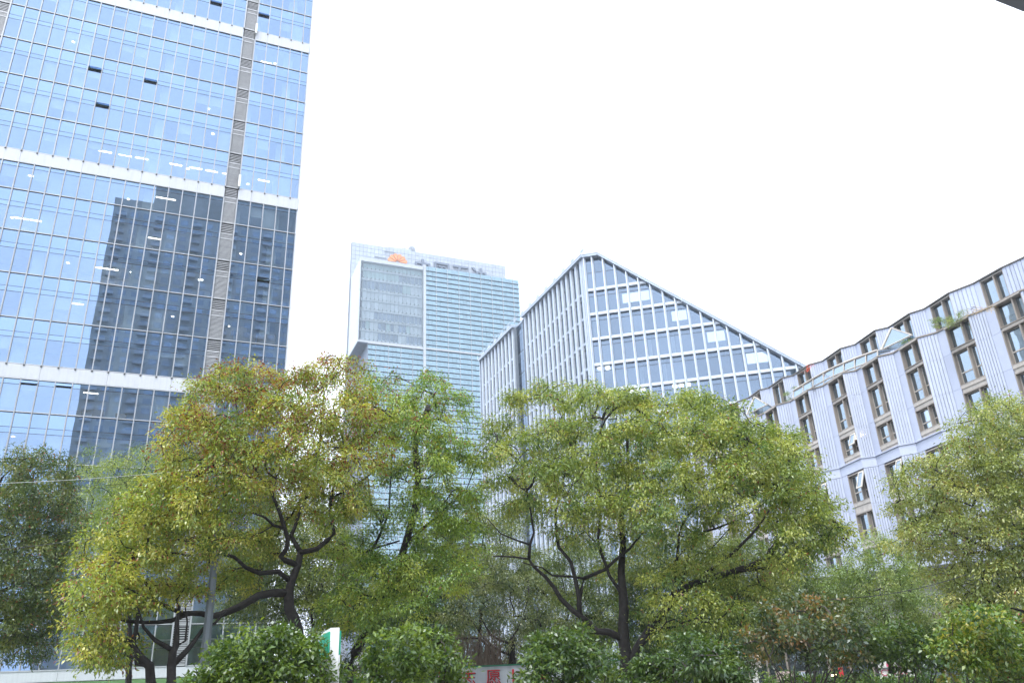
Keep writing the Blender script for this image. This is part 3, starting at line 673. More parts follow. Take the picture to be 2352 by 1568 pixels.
def seams(Fc, l, zs, ns, name='metal_sheet'):
    wd = l / ns
    for z0, z1 in zs:
        k = Fc.k; key = ('sheet', round(wd * k, 3), round((z1 - z0) * k, 3)); me = _cache.get(key)
        if me is None:
            g = MB(); W, h = wd * k, (z1 - z0) * k; g.box(0.015, W - 0.01, 0.0, 0.10, 0, h - 0.012); g.box(W - 0.045, W - 0.011, -0.032, 0.0, 0, h - 0.012)
            me = _cache[key] = g.mesh(name, ['sheet'])
        for i in range(ns): link(name, me, froot, Fc.mat @ Matrix.Translation((i * wd * k, 0, Fc.Z(z0))))
nb = len(LOW) // 2
for b in range(nb - 1):
    p, q, p2 = LOW[2 * b], LOW[2 * b + 1], LOW[2 * b + 2]
    Fw, l = seg_face(p, q); Fs, ls = seg_face(q, p2); fx = l * 0.26
    detail = True
    # flat panel with joints, full height
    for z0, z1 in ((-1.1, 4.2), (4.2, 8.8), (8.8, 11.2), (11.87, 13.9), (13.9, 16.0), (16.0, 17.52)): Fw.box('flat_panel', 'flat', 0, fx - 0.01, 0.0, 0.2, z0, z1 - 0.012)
    Fw.box('flat_panel', 'flat', 0, l, 0.0, 0.34, 11.21, 11.79)
    Fw.box('wall_back', 'office', -0.5, l + 0.4, 1.9, 2.0, -1.1, 17.4)
    for z in (17.45, 16.06, 13.8, 11.9, 9.0, 6.8, 4.6, 2.4): Fw.box('floor_slab', 'slab', fx, l - 0.02, 0.34, 1.9, z - 0.12, z - 0.02)
    window(Fw, fx, l, 16.17, 17.50, cross=False)
    for r, (z0, z1, sl) in enumerate(((14.02, 16.02, 0.20), (12.28, 13.58, 0.22), (9.32, 11.12, 0.22), (7.0, 8.66, 0.22), (4.8, 6.5, 0.22), (2.4, 4.3, 0.2))):
        window(Fw, fx, l, z0, z1, cross=True, opened_=((b, r) in open_sash), sill=sl)
    for z0, z1 in ((16.03, 16.16), (13.60, 13.81), (8.68, 9.09), (6.52, 6.77), (4.32, 4.57), (-1.1, 2.18), (11.87, 12.05)): Fw.box('spandrel', 'bronze_l', fx + 0.005, l - 0.005, 0.06, 0.3, z0, z1)
    Fw.box('ledge', 'flat', -0.02, l + 0.02, -0.10, 0.1, 11.80, 11.86); Fs.box('ledge', 'flat', 0.0, ls, -0.10, 0.1, 11.80, 11.86)
    seams(Fs, ls, ((11.87, 13.9), (13.9, 15.95), (15.95, 17.52), (9.0, 11.2), (6.8, 9.0), (4.2, 6.8), (-1.1, 4.2)), 6)
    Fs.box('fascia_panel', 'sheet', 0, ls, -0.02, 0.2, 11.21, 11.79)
    for Fc, a in ((Fw, l), (Fs, ls)): Fc.box('coping', 'bronze', -0.03, a + 0.03, -0.07, 0.34, 17.53, 17.61)
    Fw.box('coping', 'bronze_l', fx, l, -0.075, 0.0, 17.47, 17.525)
# warm lit room
Fw, l = seg_face(LOW[10], LOW[11]); Fw.box('ceiling_light', 'warm', l * 0.40, l * 0.85, 0.5, 0.62, 13.50, 13.54); Fw.box('ceiling_light', 'warm', l * 0.40, l * 0.85, 0.85, 0.95, 13.50, 13.54)
nb = len(UP) // 2
for b in range(nb - 1):
    p, q, p2 = UP[2 * b], UP[2 * b + 1], UP[2 * b + 2]
    Fw, l = seg_face(p, q); Fs, ls = seg_face(q, p2); fx = l * 0.20
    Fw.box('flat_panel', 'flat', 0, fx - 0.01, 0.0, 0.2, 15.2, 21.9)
    Fw.box('wall_back', 'office', -0.4, l + 0.3, 1.9, 2.0, 15.2, 21.8); Fw.box('floor_slab', 'slab', fx, l, 0.34, 1.9, 21.7, 21.85)
    window(Fw, fx, l, 15.4, 21.86, split=0.55, cross=False)
    seams(Fs, ls, ((15.2, 21.92),), 6)
    for Fc, a in ((Fw, l), (Fs, ls)): Fc.box('coping', 'cope', -0.03, a + 0.03, -0.09, 0.34, 21.925, 22.0)
# terrace and roof decks
def deck(poly, z, name, off):
    g = MB(); pts = [(a[0] * KF - froot.location.x, a[1] * KF - froot.location.y) for a in poly]
    for (a, b) in zip(pts, pts[1:]):
        d = np.array((0.92, 0.39)) * off * KF
        g.quad((a[0], a[1], z * KF + EYE), (a[0] + d[0], a[1] + d[1], z * KF + EYE), (b[0] + d[0], b[1] + d[1], z * KF + EYE), (b[0], b[1], z * KF + EYE))
    g.build(name, 'tile', froot)
deck(LOW[:-1], 17.46, 'terrace_deck', 8.0); deck(UP[:-1], 21.9, 'roof_deck', 8.0)

# glazed lean-to on the terrace
def lowpoint(t):                        # t counts bays along the lower parapet
    i = int(math.floor(t)); f = t - i; a = LOW[2 * i]; b = LOW[2 * i + 2]; return a + (b - a) * f
pv = thing('terrace_conservatory', 'long bronze framed glass lean-to on the terrace parapet', 'conservatory', (lowpoint(5.5)[0] * KF, lowpoint(5.5)[1] * KF, 17.46 * KF + EYE), 0)
inw = np.array((0.92, 0.39))
def P3(t, off, z): 
    a = lowpoint(t) + inw * off; return (a[0] * KF - pv.location.x, a[1] * KF - pv.location.y, (z - 17.46) * KF)
ts = np.linspace(4.05, 6.55, 9); gb = []
zt = lambda t: 18.35 + 0.25 * math.sin((t - 4.05) / 2.5 * math.pi)
def beam(name, a, b, r=0.07, mt='bronze_l'):
    g = MB(); g.tube([a, b], [r, r], 4); return g.build(name, mt, pv)
for a, b in zip(ts, ts[1:]):
    beam('top_rail', P3(a, 0.35, zt(a)), P3(b, 0.35, zt(b)), 0.12); beam('mid_rail', P3(a, 0.2, zt(a) - 0.62), P3(b, 0.2, zt(b) - 0.62), 0.07); beam('foot_rail', P3(a, 0.2, 17.62), P3(b, 0.2, 17.62), 0.06)
    for lo, hi, o0, o1 in ((17.64, zt((a + b) / 2) - 0.66, 0.2, 0.2), (zt((a + b) / 2) - 0.58, zt((a + b) / 2) - 0.08, 0.2, 0.35)):
        g = MB(); g.quad(P3(a, o0, lo), P3(b, o0, lo), P3(b, o1, hi), P3(a, o1, hi)); g.build('pane', 'g_room', pv)
    g = MB(); g.quad(P3(a, 0.35, zt(a)), P3(b, 0.35, zt(b)), P3(b, 2.6, zt(b) + 0.5), P3(a, 2.6, zt(a) + 0.5)); g.build('roof_pane', 'g_room', pv)
for t in ts:
    beam('post', P3(t, 0.2, 17.46), P3(t, 0.2, zt(t) - 0.62)); beam('post', P3(t, 0.2, zt(t) - 0.62), P3(t, 0.35, zt(t))); beam('rafter', P3(t, 0.35, zt(t)), P3(t, 2.6, zt(t) + 0.5), 0.06)
for t0, lab in ((6.75, 'triangular glass skylight standing beside the terrace conservatory'), (2.5, 'triangular glass skylight at the far end of the terrace')):
    a = lowpoint(t0); sk = thing('skylight', lab, 'skylight', (a[0] * KF, a[1] * KF, 17.46 * KF + EYE), 0, 'terrace skylights'); b = lowpoint(t0 + 0.75) - a; b = b * KF
    A0, B0, C0 = (0, 0, 0.9), (b[0], b[1], 0.9), (b[0] * 0.25 + 0.6, b[1] * 0.25, 2.6); D0 = (b[0] * 0.5 + 3, b[1] * 0.5 + 1.2, 0.9)
    for q, w_ in (((A0, C0), 0.10), ((C0, B0), 0.07), ((A0, B0), 0.07), ((C0, D0), 0.07)):
        g = MB(); g.tube(q, [w_, w_], 5); g.build('frame_bar', 'sash' if w_ > 0.08 else 'bronze_l', sk)
    g = MB(); g.v += [A0, B0, C0, D0]; g.f += [(0, 1, 2), (2, 1, 3), (0, 2, 3)]; g.m += [0, 0, 0]; g.build('pane', 'g_room', sk)

# ------------------------------------------------------------------ trees
U = 2352 / 1024
def smooth(pts, rads, step=0.35, wob=0.0):
    pts = np.array(pts, float); out, ro = [], []
    for i in range(len(pts) - 1):
        p0, p1, p2, p3 = pts[max(i - 1, 0)], pts[i], pts[i + 1], pts[min(i + 2, len(pts) - 1)]
        n = max(1, int(np.linalg.norm(p2 - p1) / step))
        for k in range(n):
            t = k / n
            q = 0.5 * ((2 * p1) + (p2 - p0) * t + (2 * p0 - 5 * p1 + 4 * p2 - p3) * t * t + (3 * p1 - p0 - 3 * p2 + p3) * t ** 3)
            out.append(q + rng.normal(0, wob, 3)); ro.append(rads[i] + (rads[i + 1] - rads[i]) * t)
    out.append(pts[-1]); ro.append(rads[-1]); return np.array(out), np.array(ro)
def leaf_mesh(name, P, Dr, Nr, Ln, Wd, Cl, mat):
    n = len(P); S = np.cross(Nr, Dr); S /= np.linalg.norm(S, axis=1, keepdims=True) + 1e-9; Nn = np.cross(Dr, S)
    l, w_ = Ln[:, None], Wd[:, None]
    V = np.empty((n, 4, 3)); V[:, 0] = P; V[:, 1] = P + Dr * l * 0.45 + S * w_ * 0.5 + Nn * w_ * 0.18; V[:, 2] = P + Dr * l - Nn * l * 0.12; V[:, 3] = P + Dr * l * 0.45 - S * w_ * 0.5 + Nn * w_ * 0.18
    me = bpy.data.meshes.new(name); me.vertices.add(n * 4); me.loops.add(n * 4); me.polygons.add(n)
    me.vertices.foreach_set('co', V.reshape(-1).astype(np.float32)); me.loops.foreach_set('vertex_index', np.arange(n * 4, dtype=np.int32))
    me.polygons.foreach_set('loop_start', np.arange(0, n * 4, 4, dtype=np.int32))
    a = me.attributes.new('leaf_tone', 'FLOAT_COLOR', 'POINT'); C = np.ones((n, 4, 4), np.float32); C[:, :, :3] = Cl[:, None, :]; a.data.foreach_set('color', C.reshape(-1))
    me.materials.append(M[mat]); me.update(); return me
def unit(a): return a / (np.linalg.norm(a, axis=1, keepdims=True) + 1e-9)
def pick(pal, t):                      # pal: list of colours, t in 0..1
    pal = np.array(pal); x = np.clip(t, 0, 0.999) * (len(pal) - 1); i = x.astype(int); f = (x - i)[:, None]; return pal[i] * (1 - f) + pal[i + 1] * f
N_LEAVES = 0
def plant(name, label, cat, d, foot, limbs, lobes, pal, group=None, red=0.0, redtop=None, half=3.0, leaf=(0.105, 0.046), dens=1.0, rc=0.40, per=95, mat='leaf', bark='bark', droop=0.45, stems=0, r_trunk=0.17, back=0.55, zmin=0.4, tone=0.0, crown_name='crown', shell=(0.55, 1.0), gain=2.0):
    """limbs: (start radius, end radius, depth at start, depth at end, points in the photo); lobes: (x, y, radius[, mode]) leaf masses read off the photo, built at distance d plus a depth of their own"""
    global N_LEAVES
    base = ground(foot[0], foot[1], d); root = thing(name, label, cat, tuple(base), 0, group)
    nodes_p, chains = [], []           # skeleton points
    def add(pts, rads, sides):
        chains.append((np.array(pts), np.array(rads), sides)); nodes_p.extend([np.array(p) for p in pts])
    for li, (r0, r1, d0, d1, pts) in enumerate(limbs):
        n = len(pts); w3 = [at(x, y, d + d0 + (d1 - d0) * i / max(1, n - 1)) for i, (x, y) in enumerate(pts)]
        if li == 0: w3 = [base + np.array((0, 0, -0.3))] + w3; rr_ = [r0 * 1.25] + list(np.linspace(r0, r1, n))
        else: rr_ = list(np.linspace(r0, r1, n))
        if li and nodes_p:
            A_ = np.array(nodes_p); j = np.argmin(np.linalg.norm(A_ - w3[0], axis=1))
            if np.linalg.norm(A_[j] - w3[0]) < 1.2: w3[0] = A_[j]
        p_, q_ = smooth(w3, rr_, 0.3, 0.012); add(p_, q_, 8)
    C3, R3 = [], []
    cxm = np.mean([l[0] for l in lobes]); spanx = max(60, max(abs(l[0] - cxm) for l in lobes)); ytop = min(l[1] for l in lobes); ybot = max(l[1] for l in lobes); cym = (ytop + ybot) / 2; spany = max(60, (ybot - ytop) / 2)
    for l in lobes:
        rm = l[2] * d / (FPX * U); e = max(0.0, 1 - ((l[0] - cxm) / spanx) ** 2 * 0.8 - ((l[1] - cym) / spany) ** 2 * 0.5) ** 0.5
        mode = l[3] if len(l) > 3 else 'fb'
        for m_, sg in (('f', -1), ('b', back), ('c', 0)):
            if m_ in mode or (m_ == 'c' and mode == 'fb' and half * e > 1.9):
                C3.append(at(l[0] + rng.normal(0, 6), l[1] + rng.normal(0, 6), d + sg * half * e + rng.normal(0, 0.25))); R3.append(rm * (1.0 if m_ != 'c' else 0.9))
    K_, Out = [], []
    for c, r in zip(C3, R3):
        n = max(3, int(2.2 * (r / rc) ** 2 * dens)); u = unit(rng.normal(size=(n, 3)) + np.array((0, 0, 0.35))); rad = r * rng.uniform(shell[0], shell[1], (n, 1)) 
        p = c + u * rad * np.array((1.0, 1.0, 0.82)); K_.append(p); Out.append(u)
    P = np.concatenate(K_); O = np.concatenate(Out); ok = P[:, 2] > zmin; P, O = P[ok], O[ok]
    if not nodes_p:
        for s_ in range(max(1, stems)):
            top = np.mean(P, axis=0) + (rng.normal(0, 0.35, 3) * np.array((np.ptp(P[:, 0]) * 0.6, 0.6, 0.3)) if stems else 0); top[2] = base[2] + (top[2] - base[2]) * (0.75 if stems else 0.8)
            b0 = base + np.array((rng.normal(0, 0.18), rng.normal(0, 0.18), -0.2)) if stems else base + np.array((0, 0, -0.2)); mid_ = b0 * 0.5 + top * 0.5 + rng.normal(0, 0.12, 3)
            p_, q_ = smooth([b0, mid_, top], [r_trunk, r_trunk * 0.7, r_trunk * 0.3], 0.3, 0.02); add(p_, q_, 6)
    ntr = len(chains)
    A_ = np.array(nodes_p); dist = np.array([np.min(np.linalg.norm(A_ - p, axis=1)) for p in P[:, :]]) if len(P) < 4000 else np.zeros(len(P))
    order = np.argsort(dist); buf = np.empty((len(A_) + 4 * len(P), 3)); buf[:len(A_)] = A_; nn = len(A_); par = -np.ones(len(buf), int); tips = np.zeros(len(buf)); segs_ = []
    for j in order:
        p = P[j]; dd = buf[:nn] - p; q2 = np.einsum('ij,ij->i', dd, dd); b = int(np.argmin(q2)); s0 = buf[b]; v_ = p - s0; ln = float(np.sqrt(q2[b]))
        if ln < 0.05: continue
        k = 3; prev = b; ids = [b]; bend = rng.normal(0, 0.10, 3) * ln + np.array((0, 0, 0.10 * ln))
        for t in (0.33, 0.67, 1.0):
            buf[nn] = s0 + v_ * t + bend * (4 * t * (1 - t)); par[nn] = prev; prev = nn; ids.append(nn); nn += 1
        segs_.append(ids)
    for i in range(nn - 1, len(A_) - 1, -1):
        if tips[i] == 0: tips[i] = 1
        if par[i] >= 0: tips[par[i]] += tips[i] if (i - len(A_)) % 3 == 0 or True else 0
    rad = np.minimum(0.0085 * np.sqrt(tips) * (1.0 if cat == 'tree' else 0.8), 0.07)
    g = MB()
    for (p_, q_, sd_) in chains: g.tube([tuple(x - base) for x in p_], list(q_ * 0.84), sd_)
    tr_ = g.build('trunk', bark, root)
    for f in tr_.data.polygons: f.use_smooth = True
    g = MB()
    for ids in segs_: g.tube([buf[i] - base for i in ids], [max(0.006, rad[i]) if q else max(0.006, rad[ids[1]]) for q, i in enumerate(ids)], 4, cap=False)
    if segs_: g.build('branches', bark if cat == 'tree' else 'twig', root, None, 'stuff')
    # leaves
    n = max(8, int(per)); cnt = rng.poisson(n, len(P)); idx = np.repeat(np.arange(len(P)), cnt); T_ = len(idx)
    off = rng.normal(size=(T_, 3)) * np.array((0.40, 0.40, 0.24)) * rc; off[:, 2] -= 0.30 * np.linalg.norm(off[:, :2], axis=1)
    LP = P[idx] + off - base
    Dr = unit(O[idx] * 0.35 + unit(off) * 0.7 + rng.normal(size=(T_, 3)) * 0.55 + np.array((0, 0, -droop)))
    Nr = unit(rng.normal(size=(T_, 3)) * 0.55 + np.array((0, 0, 1.0)) + O[idx] * 0.3)
    Ln = leaf[0] * rng.uniform(0.45, 1.35, T_); Wd = leaf[1] * rng.uniform(0.7, 1.2, T_)
    ct = np.clip(rng.normal(0.45 + tone, 0.26, len(P)), 0, 1); t = ct[idx] + rng.normal(0, 0.16, T_)
    Cl = pick(pal, t) * rng.uniform(0.8, 1.2, (T_, 1)) * gain * np.array((1.13, 1.02, 0.98))
    if red > 0:
        pr = np.full(len(P), red) * np.exp(rng.normal(0, 0.8, len(P)))
        if redtop is not None: pr *= np.clip((P[:, 2] - redtop[0]) / (redtop[1] - redtop[0]), 0.15, 1.6)
        m_ = rng.random(T_) < pr[idx]; Cl[m_] = np.array(((0.22, 0.055, 0.03),)) * rng.uniform(0.6, 1.6, (m_.sum(), 1)) + rng.random((m_.sum(), 1)) * np.array(((0.05, 0.05, 0.0),))
    link(crown_name, leaf_mesh(crown_name, LP, Dr, Nr, Ln, Wd, Cl, mat), root, None, 'stuff'); N_LEAVES += T_
    return root
GY = [(0.045, 0.085, 0.016), (0.085, 0.135, 0.022), (0.15, 0.19, 0.032), (0.22, 0.23, 0.045)]        # yellow-green autumn camphor
GG = [(0.035, 0.075, 0.018), (0.070, 0.115, 0.024), (0.12, 0.165, 0.036), (0.19, 0.22, 0.055)]
GC = [(0.038, 0.075, 0.022), (0.070, 0.12, 0.030), (0.115, 0.165, 0.042), (0.17, 0.21, 0.065)]
GD = [(0.022, 0.045, 0.013), (0.042, 0.075, 0.019), (0.07, 0.105, 0.026), (0.11, 0.13, 0.035)]
GS = [(0.03, 0.055, 0.022), (0.055, 0.085, 0.032), (0.095, 0.125, 0.046), (0.16, 0.19, 0.075)]          # greyish
GB = [(0.026, 0.060, 0.012), (0.052, 0.10, 0.018), (0.09, 0.155, 0.026), (0.15, 0.22, 0.04)]          # glossy shrubs
GB2 = [(0.018, 0.046, 0.013), (0.036, 0.076, 0.018), (0.062, 0.115, 0.025), (0.105, 0.16, 0.034)]
TG = 'camphor trees along the street'
# --- big autumn tree with the long horizontal limb
plant('camphor_tree', 'big yellow-green tree turning red, its long limb reaching left past the lamp post', 'tree', 25, (690, 1568),
  [(0.22, 0.11, 0, 0, [(688, 1520), (683, 1442), (664, 1395), (664, 1362), (670, 1335), (684, 1298), (690, 1268)]),
   (0.15, 0.04, 0, -1.2, [(660, 1375), (627, 1360), (594, 1365), (550, 1392), (507, 1410), (484, 1412), (463, 1405), (434, 1408), (394, 1423), (334, 1428), (293, 1425), (257, 1415)]),
   (0.08, 0.03, -0.7, -1.5, [(434, 1408), (417, 1407), (367, 1382), (347, 1355), (327, 1325), (307, 1302)]),
   (0.10, 0.03, 0, -1.0, [(664, 1345), (640, 1312), (595, 1315), (565, 1302), (539, 1278), (478, 1262), (452, 1248), (400, 1235)]),
   (0.11, 0.03, 0, -0.6, [(684, 1298), (654, 1285), (645, 1278), (659, 1258), (662, 1238), (654, 1212), (644, 1178), (634, 1155), (617, 1112), (594, 1092), (584, 1068), (560, 1000), (540, 920)]),
   (0.06, 0.02, -0.3, -1.2, [(650, 1222), (627, 1205), (610, 1188), (580, 1177), (550, 1177), (490, 1165)]),
   (0.10, 0.03, 0, 0.8, [(690, 1275), (680, 1252), (670, 1228), (677, 1208), (700, 1150), (725, 1080), (735, 1000), (745, 900)]),
   (0.10, 0.03, 0, 0.4, [(692, 1270), (727, 1258), (754, 1238), (767, 1225), (760, 1185), (760, 1145), (768, 1110), (790, 1030), (765, 930)]),
   (0.05, 0.02, 0.2, 0.5, [(760, 1150), (800, 1120), (850, 1090), (880, 1040)])],
  [(768, 845, 44), (730, 868, 45), (690, 880, 50), (808, 850, 34), (820, 915, 50), (530, 870, 50), (475, 900, 46), (610, 880, 52), (570, 930, 50), (430, 960, 50), (415, 1010, 45), (470, 990, 60), (550, 990, 65), (640, 970, 65), (720, 960, 65), (800, 970, 60), (870, 960, 45),
   (520, 1060, 65), (600, 1060, 60), (690, 1050, 60), (770, 1050, 60), (840, 1040, 60), (430, 1075, 45), (340, 1145, 60), (280, 1190, 60), (400, 1150, 65), (470, 1150, 70), (550, 1140, 60), (620, 1130, 50, 'bc'), (700, 1130, 55, 'bc'), (800, 1130, 55, 'bc'),
   (370, 1225, 70), (450, 1230, 65), (520, 1240, 55), (590, 1240, 45, 'bc'), (240, 1270, 60), (310, 1290, 70), (400, 1310, 60), (470, 1320, 50, 'bc'), (540, 1330, 50, 'bc'), (600, 1270, 50, 'bc'), (560, 1210, 45, 'f'), (680, 1100, 55), (740, 1090, 50, 'bc'), (620, 1180, 50, 'b'), (700, 1180, 50, 'b'), (760, 1190, 48, 'bc'), (810, 1170, 48), (720, 1270, 42, 'b'), (600, 1320, 40, 'b')],
  GY, TG, red=0.20, redtop=(5.0, 10.0), half=3.2, tone=0.12, per=105, dens=1.3, gain=2.0, leaf=(0.10, 0.045))
plant('camphor_tree', 'low twin-stemmed yellow-green tree in front of the white tower plinth', 'tree', 23.5, (372, 1600),
  [(0.18, 0.05, 0, 0, [(358, 1600), (347, 1568), (343, 1528), (320, 1505), (303, 1475), (313, 1450), (318, 1400)]), (0.18, 0.05, 0, 0, [(393, 1600), (393, 1568), (393, 1528), (398, 1492), (405, 1480), (405, 1455), (405, 1428), (412, 1390)]),
   (0.08, 0.02, 0, -0.4, [(306, 1484), (273, 1462), (247, 1445), (215, 1420)]), (0.06, 0.02, 0, -0.4, [(343, 1545), (313, 1525), (310, 1510), (280, 1502), (250, 1478), (225, 1465)]),
   (0.08, 0.03, 0, -0.3, [(393, 1500), (360, 1468), (330, 1438), (318, 1400)]), (0.10, 0.03, 0, 0.3, [(398, 1522), (430, 1492), (447, 1468), (467, 1442), (493, 1428), (520, 1400)]), (0.05, 0.02, 0, 0, [(405, 1480), (425, 1470), (430, 1430), (425, 1390)])],
  [(200, 1370, 55), (235, 1340, 60), (300, 1360, 60), (200, 1425, 50), (250, 1400, 55), (330, 1395, 40, 'b'), (215, 1475, 42), (265, 1490, 40), (300, 1470, 35, 'b'), (380, 1370, 50, 'b'), (440, 1370, 45, 'b'), (230, 1510, 26, 'c')],
  GY, TG, red=0.05, half=1.6, tone=0.12, dens=1.5)
# --- tree leaning over the green and white sign
plant('camphor_tree', 'green tree with a leaning trunk rising behind the green and white sign', 'tree', 27, (798, 1580),
  [(0.20, 0.15, 0, 0, [(800, 1568), (803, 1530), (812, 1500), (835, 1464)]), (0.17, 0.12, 0, -0.3, [(784, 1506), (835, 1464), (859, 1409), (890, 1364), (914, 1303), (938, 1228), (952, 1176), (960, 1100), (955, 1010), (985, 930)]),
   (0.09, 0.03, 0, 0.5, [(905, 1330), (840, 1310), (828, 1286), (832, 1269), (856, 1258), (918, 1240)]), (0.07, 0.02, 0, 0.4, [(840, 1300), (860, 1250), (880, 1214), (852, 1159), (849, 1129), (840, 1060)]), (0.05, 0.02, 0.3, 0.6, [(880, 1214), (893, 1170), (897, 1111), (900, 1020)]),
   (0.09, 0.03, 0, -0.6, [(930, 1250), (970, 1215), (1000, 1190), (1040, 1150)]), (0.06, 0.02, 0, -0.5, [(845, 1445), (880, 1460), (920, 1440), (960, 1420)])],
  [(880, 890, 42), (930, 930, 50), (1000, 890, 48), (1045, 930, 50), (960, 990, 60), (1040, 1010, 60), (900, 980, 50), (1080, 1060, 45), (1000, 1080, 55), (920, 1070, 45, 'bc'), (870, 1090, 45, 'bc'), (960, 1160, 55), (1030, 1150, 60), (1000, 1230, 60), (1070, 1230, 50), (890, 1190, 40, 'bc'), (950, 1300, 55), (1030, 1310, 60), (890, 1330, 50), (860, 1390, 55), (930, 1380, 55), (800, 1370, 50), (830, 1160, 46, 'bc'), (850, 1230, 45, 'bc'), (870, 1300, 48), (810, 1280, 48), (790, 1440, 45), (850, 1460, 40), (1090, 1150, 40), (760, 1400, 40)],
  GB and [(0.04, 0.085, 0.018), (0.075, 0.135, 0.024), (0.125, 0.195, 0.032), (0.20, 0.24, 0.045)], TG, red=0.05, redtop=(6, 10), half=2.6, dens=1.2, tone=0.08, per=105)
# --- large central tree
plant('camphor_tree', 'largest green tree, broad crown above a forked dark trunk right of the red-lettered banner', 'tree', 25, (1437, 1600),
  [(0.24, 0.05, 0, 0.4, [(1437, 1568), (1440, 1518), (1433, 1467), (1433, 1399), (1430, 1347), (1427, 1313), (1431, 1250), (1428, 1180), (1442, 1090), (1440, 990)]),
   (0.16, 0.10, 0, 0.5, [(1444, 1535), (1455, 1505), (1481, 1460), (1509, 1422), (1543, 1381), (1584, 1342), (1687, 1311), (1762, 1280), (1802, 1219)]),
   (0.08, 0.02, 0.3, -0.8, [(1600, 1335), (1640, 1300), (1687, 1263), (1741, 1209), (1782, 1140), (1789, 1100)]), (0.06, 0.02, 0.3, 0, [(1700, 1308), (1768, 1301), (1843, 1270), (1885, 1240), (1930, 1215)]),
   (0.07, 0.02, 0.2, 1.0, [(1560, 1362), (1575, 1290), (1601, 1232), (1642, 1212), (1697, 1192), (1760, 1150)]), (0.06, 0.02, 0, 0.6, [(1545, 1378), (1555, 1290), (1564, 1205), (1595, 1168), (1625, 1134), (1670, 1110), (1700, 1040)]),
   (0.13, 0.025, 0, -0.6, [(1433, 1475), (1396, 1450), (1372, 1447), (1348, 1423), (1314, 1399), (1287, 1371), (1273, 1344), (1252, 1323), (1225, 1300), (1215, 1282), (1181, 1277), (1133, 1276)]),
   (0.10, 0.05, -0.3, 0.2, [(1355, 1432), (1334, 1416), (1328, 1388), (1338, 1351), (1341, 1327)]), (0.09, 0.03, -0.3, 0.4, [(1340, 1420), (1331, 1381), (1321, 1330), (1311, 1289), (1283, 1255), (1276, 1221), (1276, 1180), (1290, 1120), (1310, 1020)]),
   (0.05, 0.02, 0, -0.8, [(1341, 1327), (1311, 1323), (1269, 1318), (1246, 1303), (1200, 1290)]), (0.07, 0.02, 0, 0, [(1341, 1327), (1389, 1306), (1416, 1282), (1447, 1258), (1461, 1241), (1500, 1180), (1520, 1080)]),
   (0.06, 0.02, -0.5, -0.6, [(1218, 1290), (1218, 1248), (1225, 1221), (1215, 1150), (1200, 1080)]), (0.04, 0.015, -0.5, -0.8, [(1218, 1248), (1181, 1235), (1150, 1224), (1120, 1190)]),
   (0.07, 0.02, 0, -0.3, [(1433, 1380), (1400, 1320), (1375, 1240), (1380, 1160), (1370, 1060), (1385, 960)]), (0.05, 0.02, 0, -0.8, [(1500, 1432), (1545, 1440), (1590, 1430), (1640, 1425)])],
  [(1238, 902, 40), (1188, 938, 46), (1145, 975, 46), (1290, 918, 46), (1365, 900, 50), (1430, 915, 50), (1500, 938, 50), (1560, 928, 46), (1600, 908, 42), (1640, 950, 46), (1690, 985, 48), (1740, 1000, 48), (1790, 1020, 48),
   (1130, 1050, 45), (1190, 1030, 60), (1270, 1000, 62), (1350, 1000, 65), (1430, 1010, 65), (1510, 1020, 65), (1590, 1010, 62), (1660, 1040, 60), (1740, 1060, 60), (1810, 1070, 55), (1850, 1110, 50),
   (1150, 1110, 45), (1220, 1100, 60), (1300, 1090, 65), (1380, 1090, 65), (1460, 1090, 65), (1540, 1100, 62), (1620, 1110, 60), (1700, 1120, 60), (1780, 1130, 60), (1850, 1160, 50), (1890, 1180, 45),
   (1170, 1170, 40, 'bc'), (1250, 1170, 45, 'bc'), (1330, 1170, 55), (1410, 1170, 60), (1490, 1170, 60), (1570, 1190, 55, 'bc'), (1650, 1190, 50, 'bc'), (1730, 1200, 55, 'bc'), (1810, 1210, 50), (1880, 1225, 45), (1925, 1240, 36), (1500, 1240, 50, 'bc'), (1580, 1260, 50, 'bc'), (1660, 1270, 45, 'bc'), (1430, 1240, 45, 'bc'), (1350, 1240, 40, 'bc'), (1560, 1320, 45, 'bc'), (1620, 1340, 50, 'bc'), (1510, 1330, 40, 'f'), (1680, 1350, 45, 'bc'), (1740, 1340, 40, 'bc'), (1560, 1400, 45), (1620, 1410, 42), (1820, 1270, 46), (1870, 1280, 40), (1300, 1230, 40, 'bc'), (1400, 1290, 40, 'b'), (1780, 1300, 40, 'bc'), (1640, 1450, 40), (1700, 1420, 42), (1560, 1450, 38), (1480, 1390, 36, 'bc')],
  GG, TG, red=0.012, half=3.6, tone=0.12, per=115, dens=1.25, leaf=(0.10, 0.044))
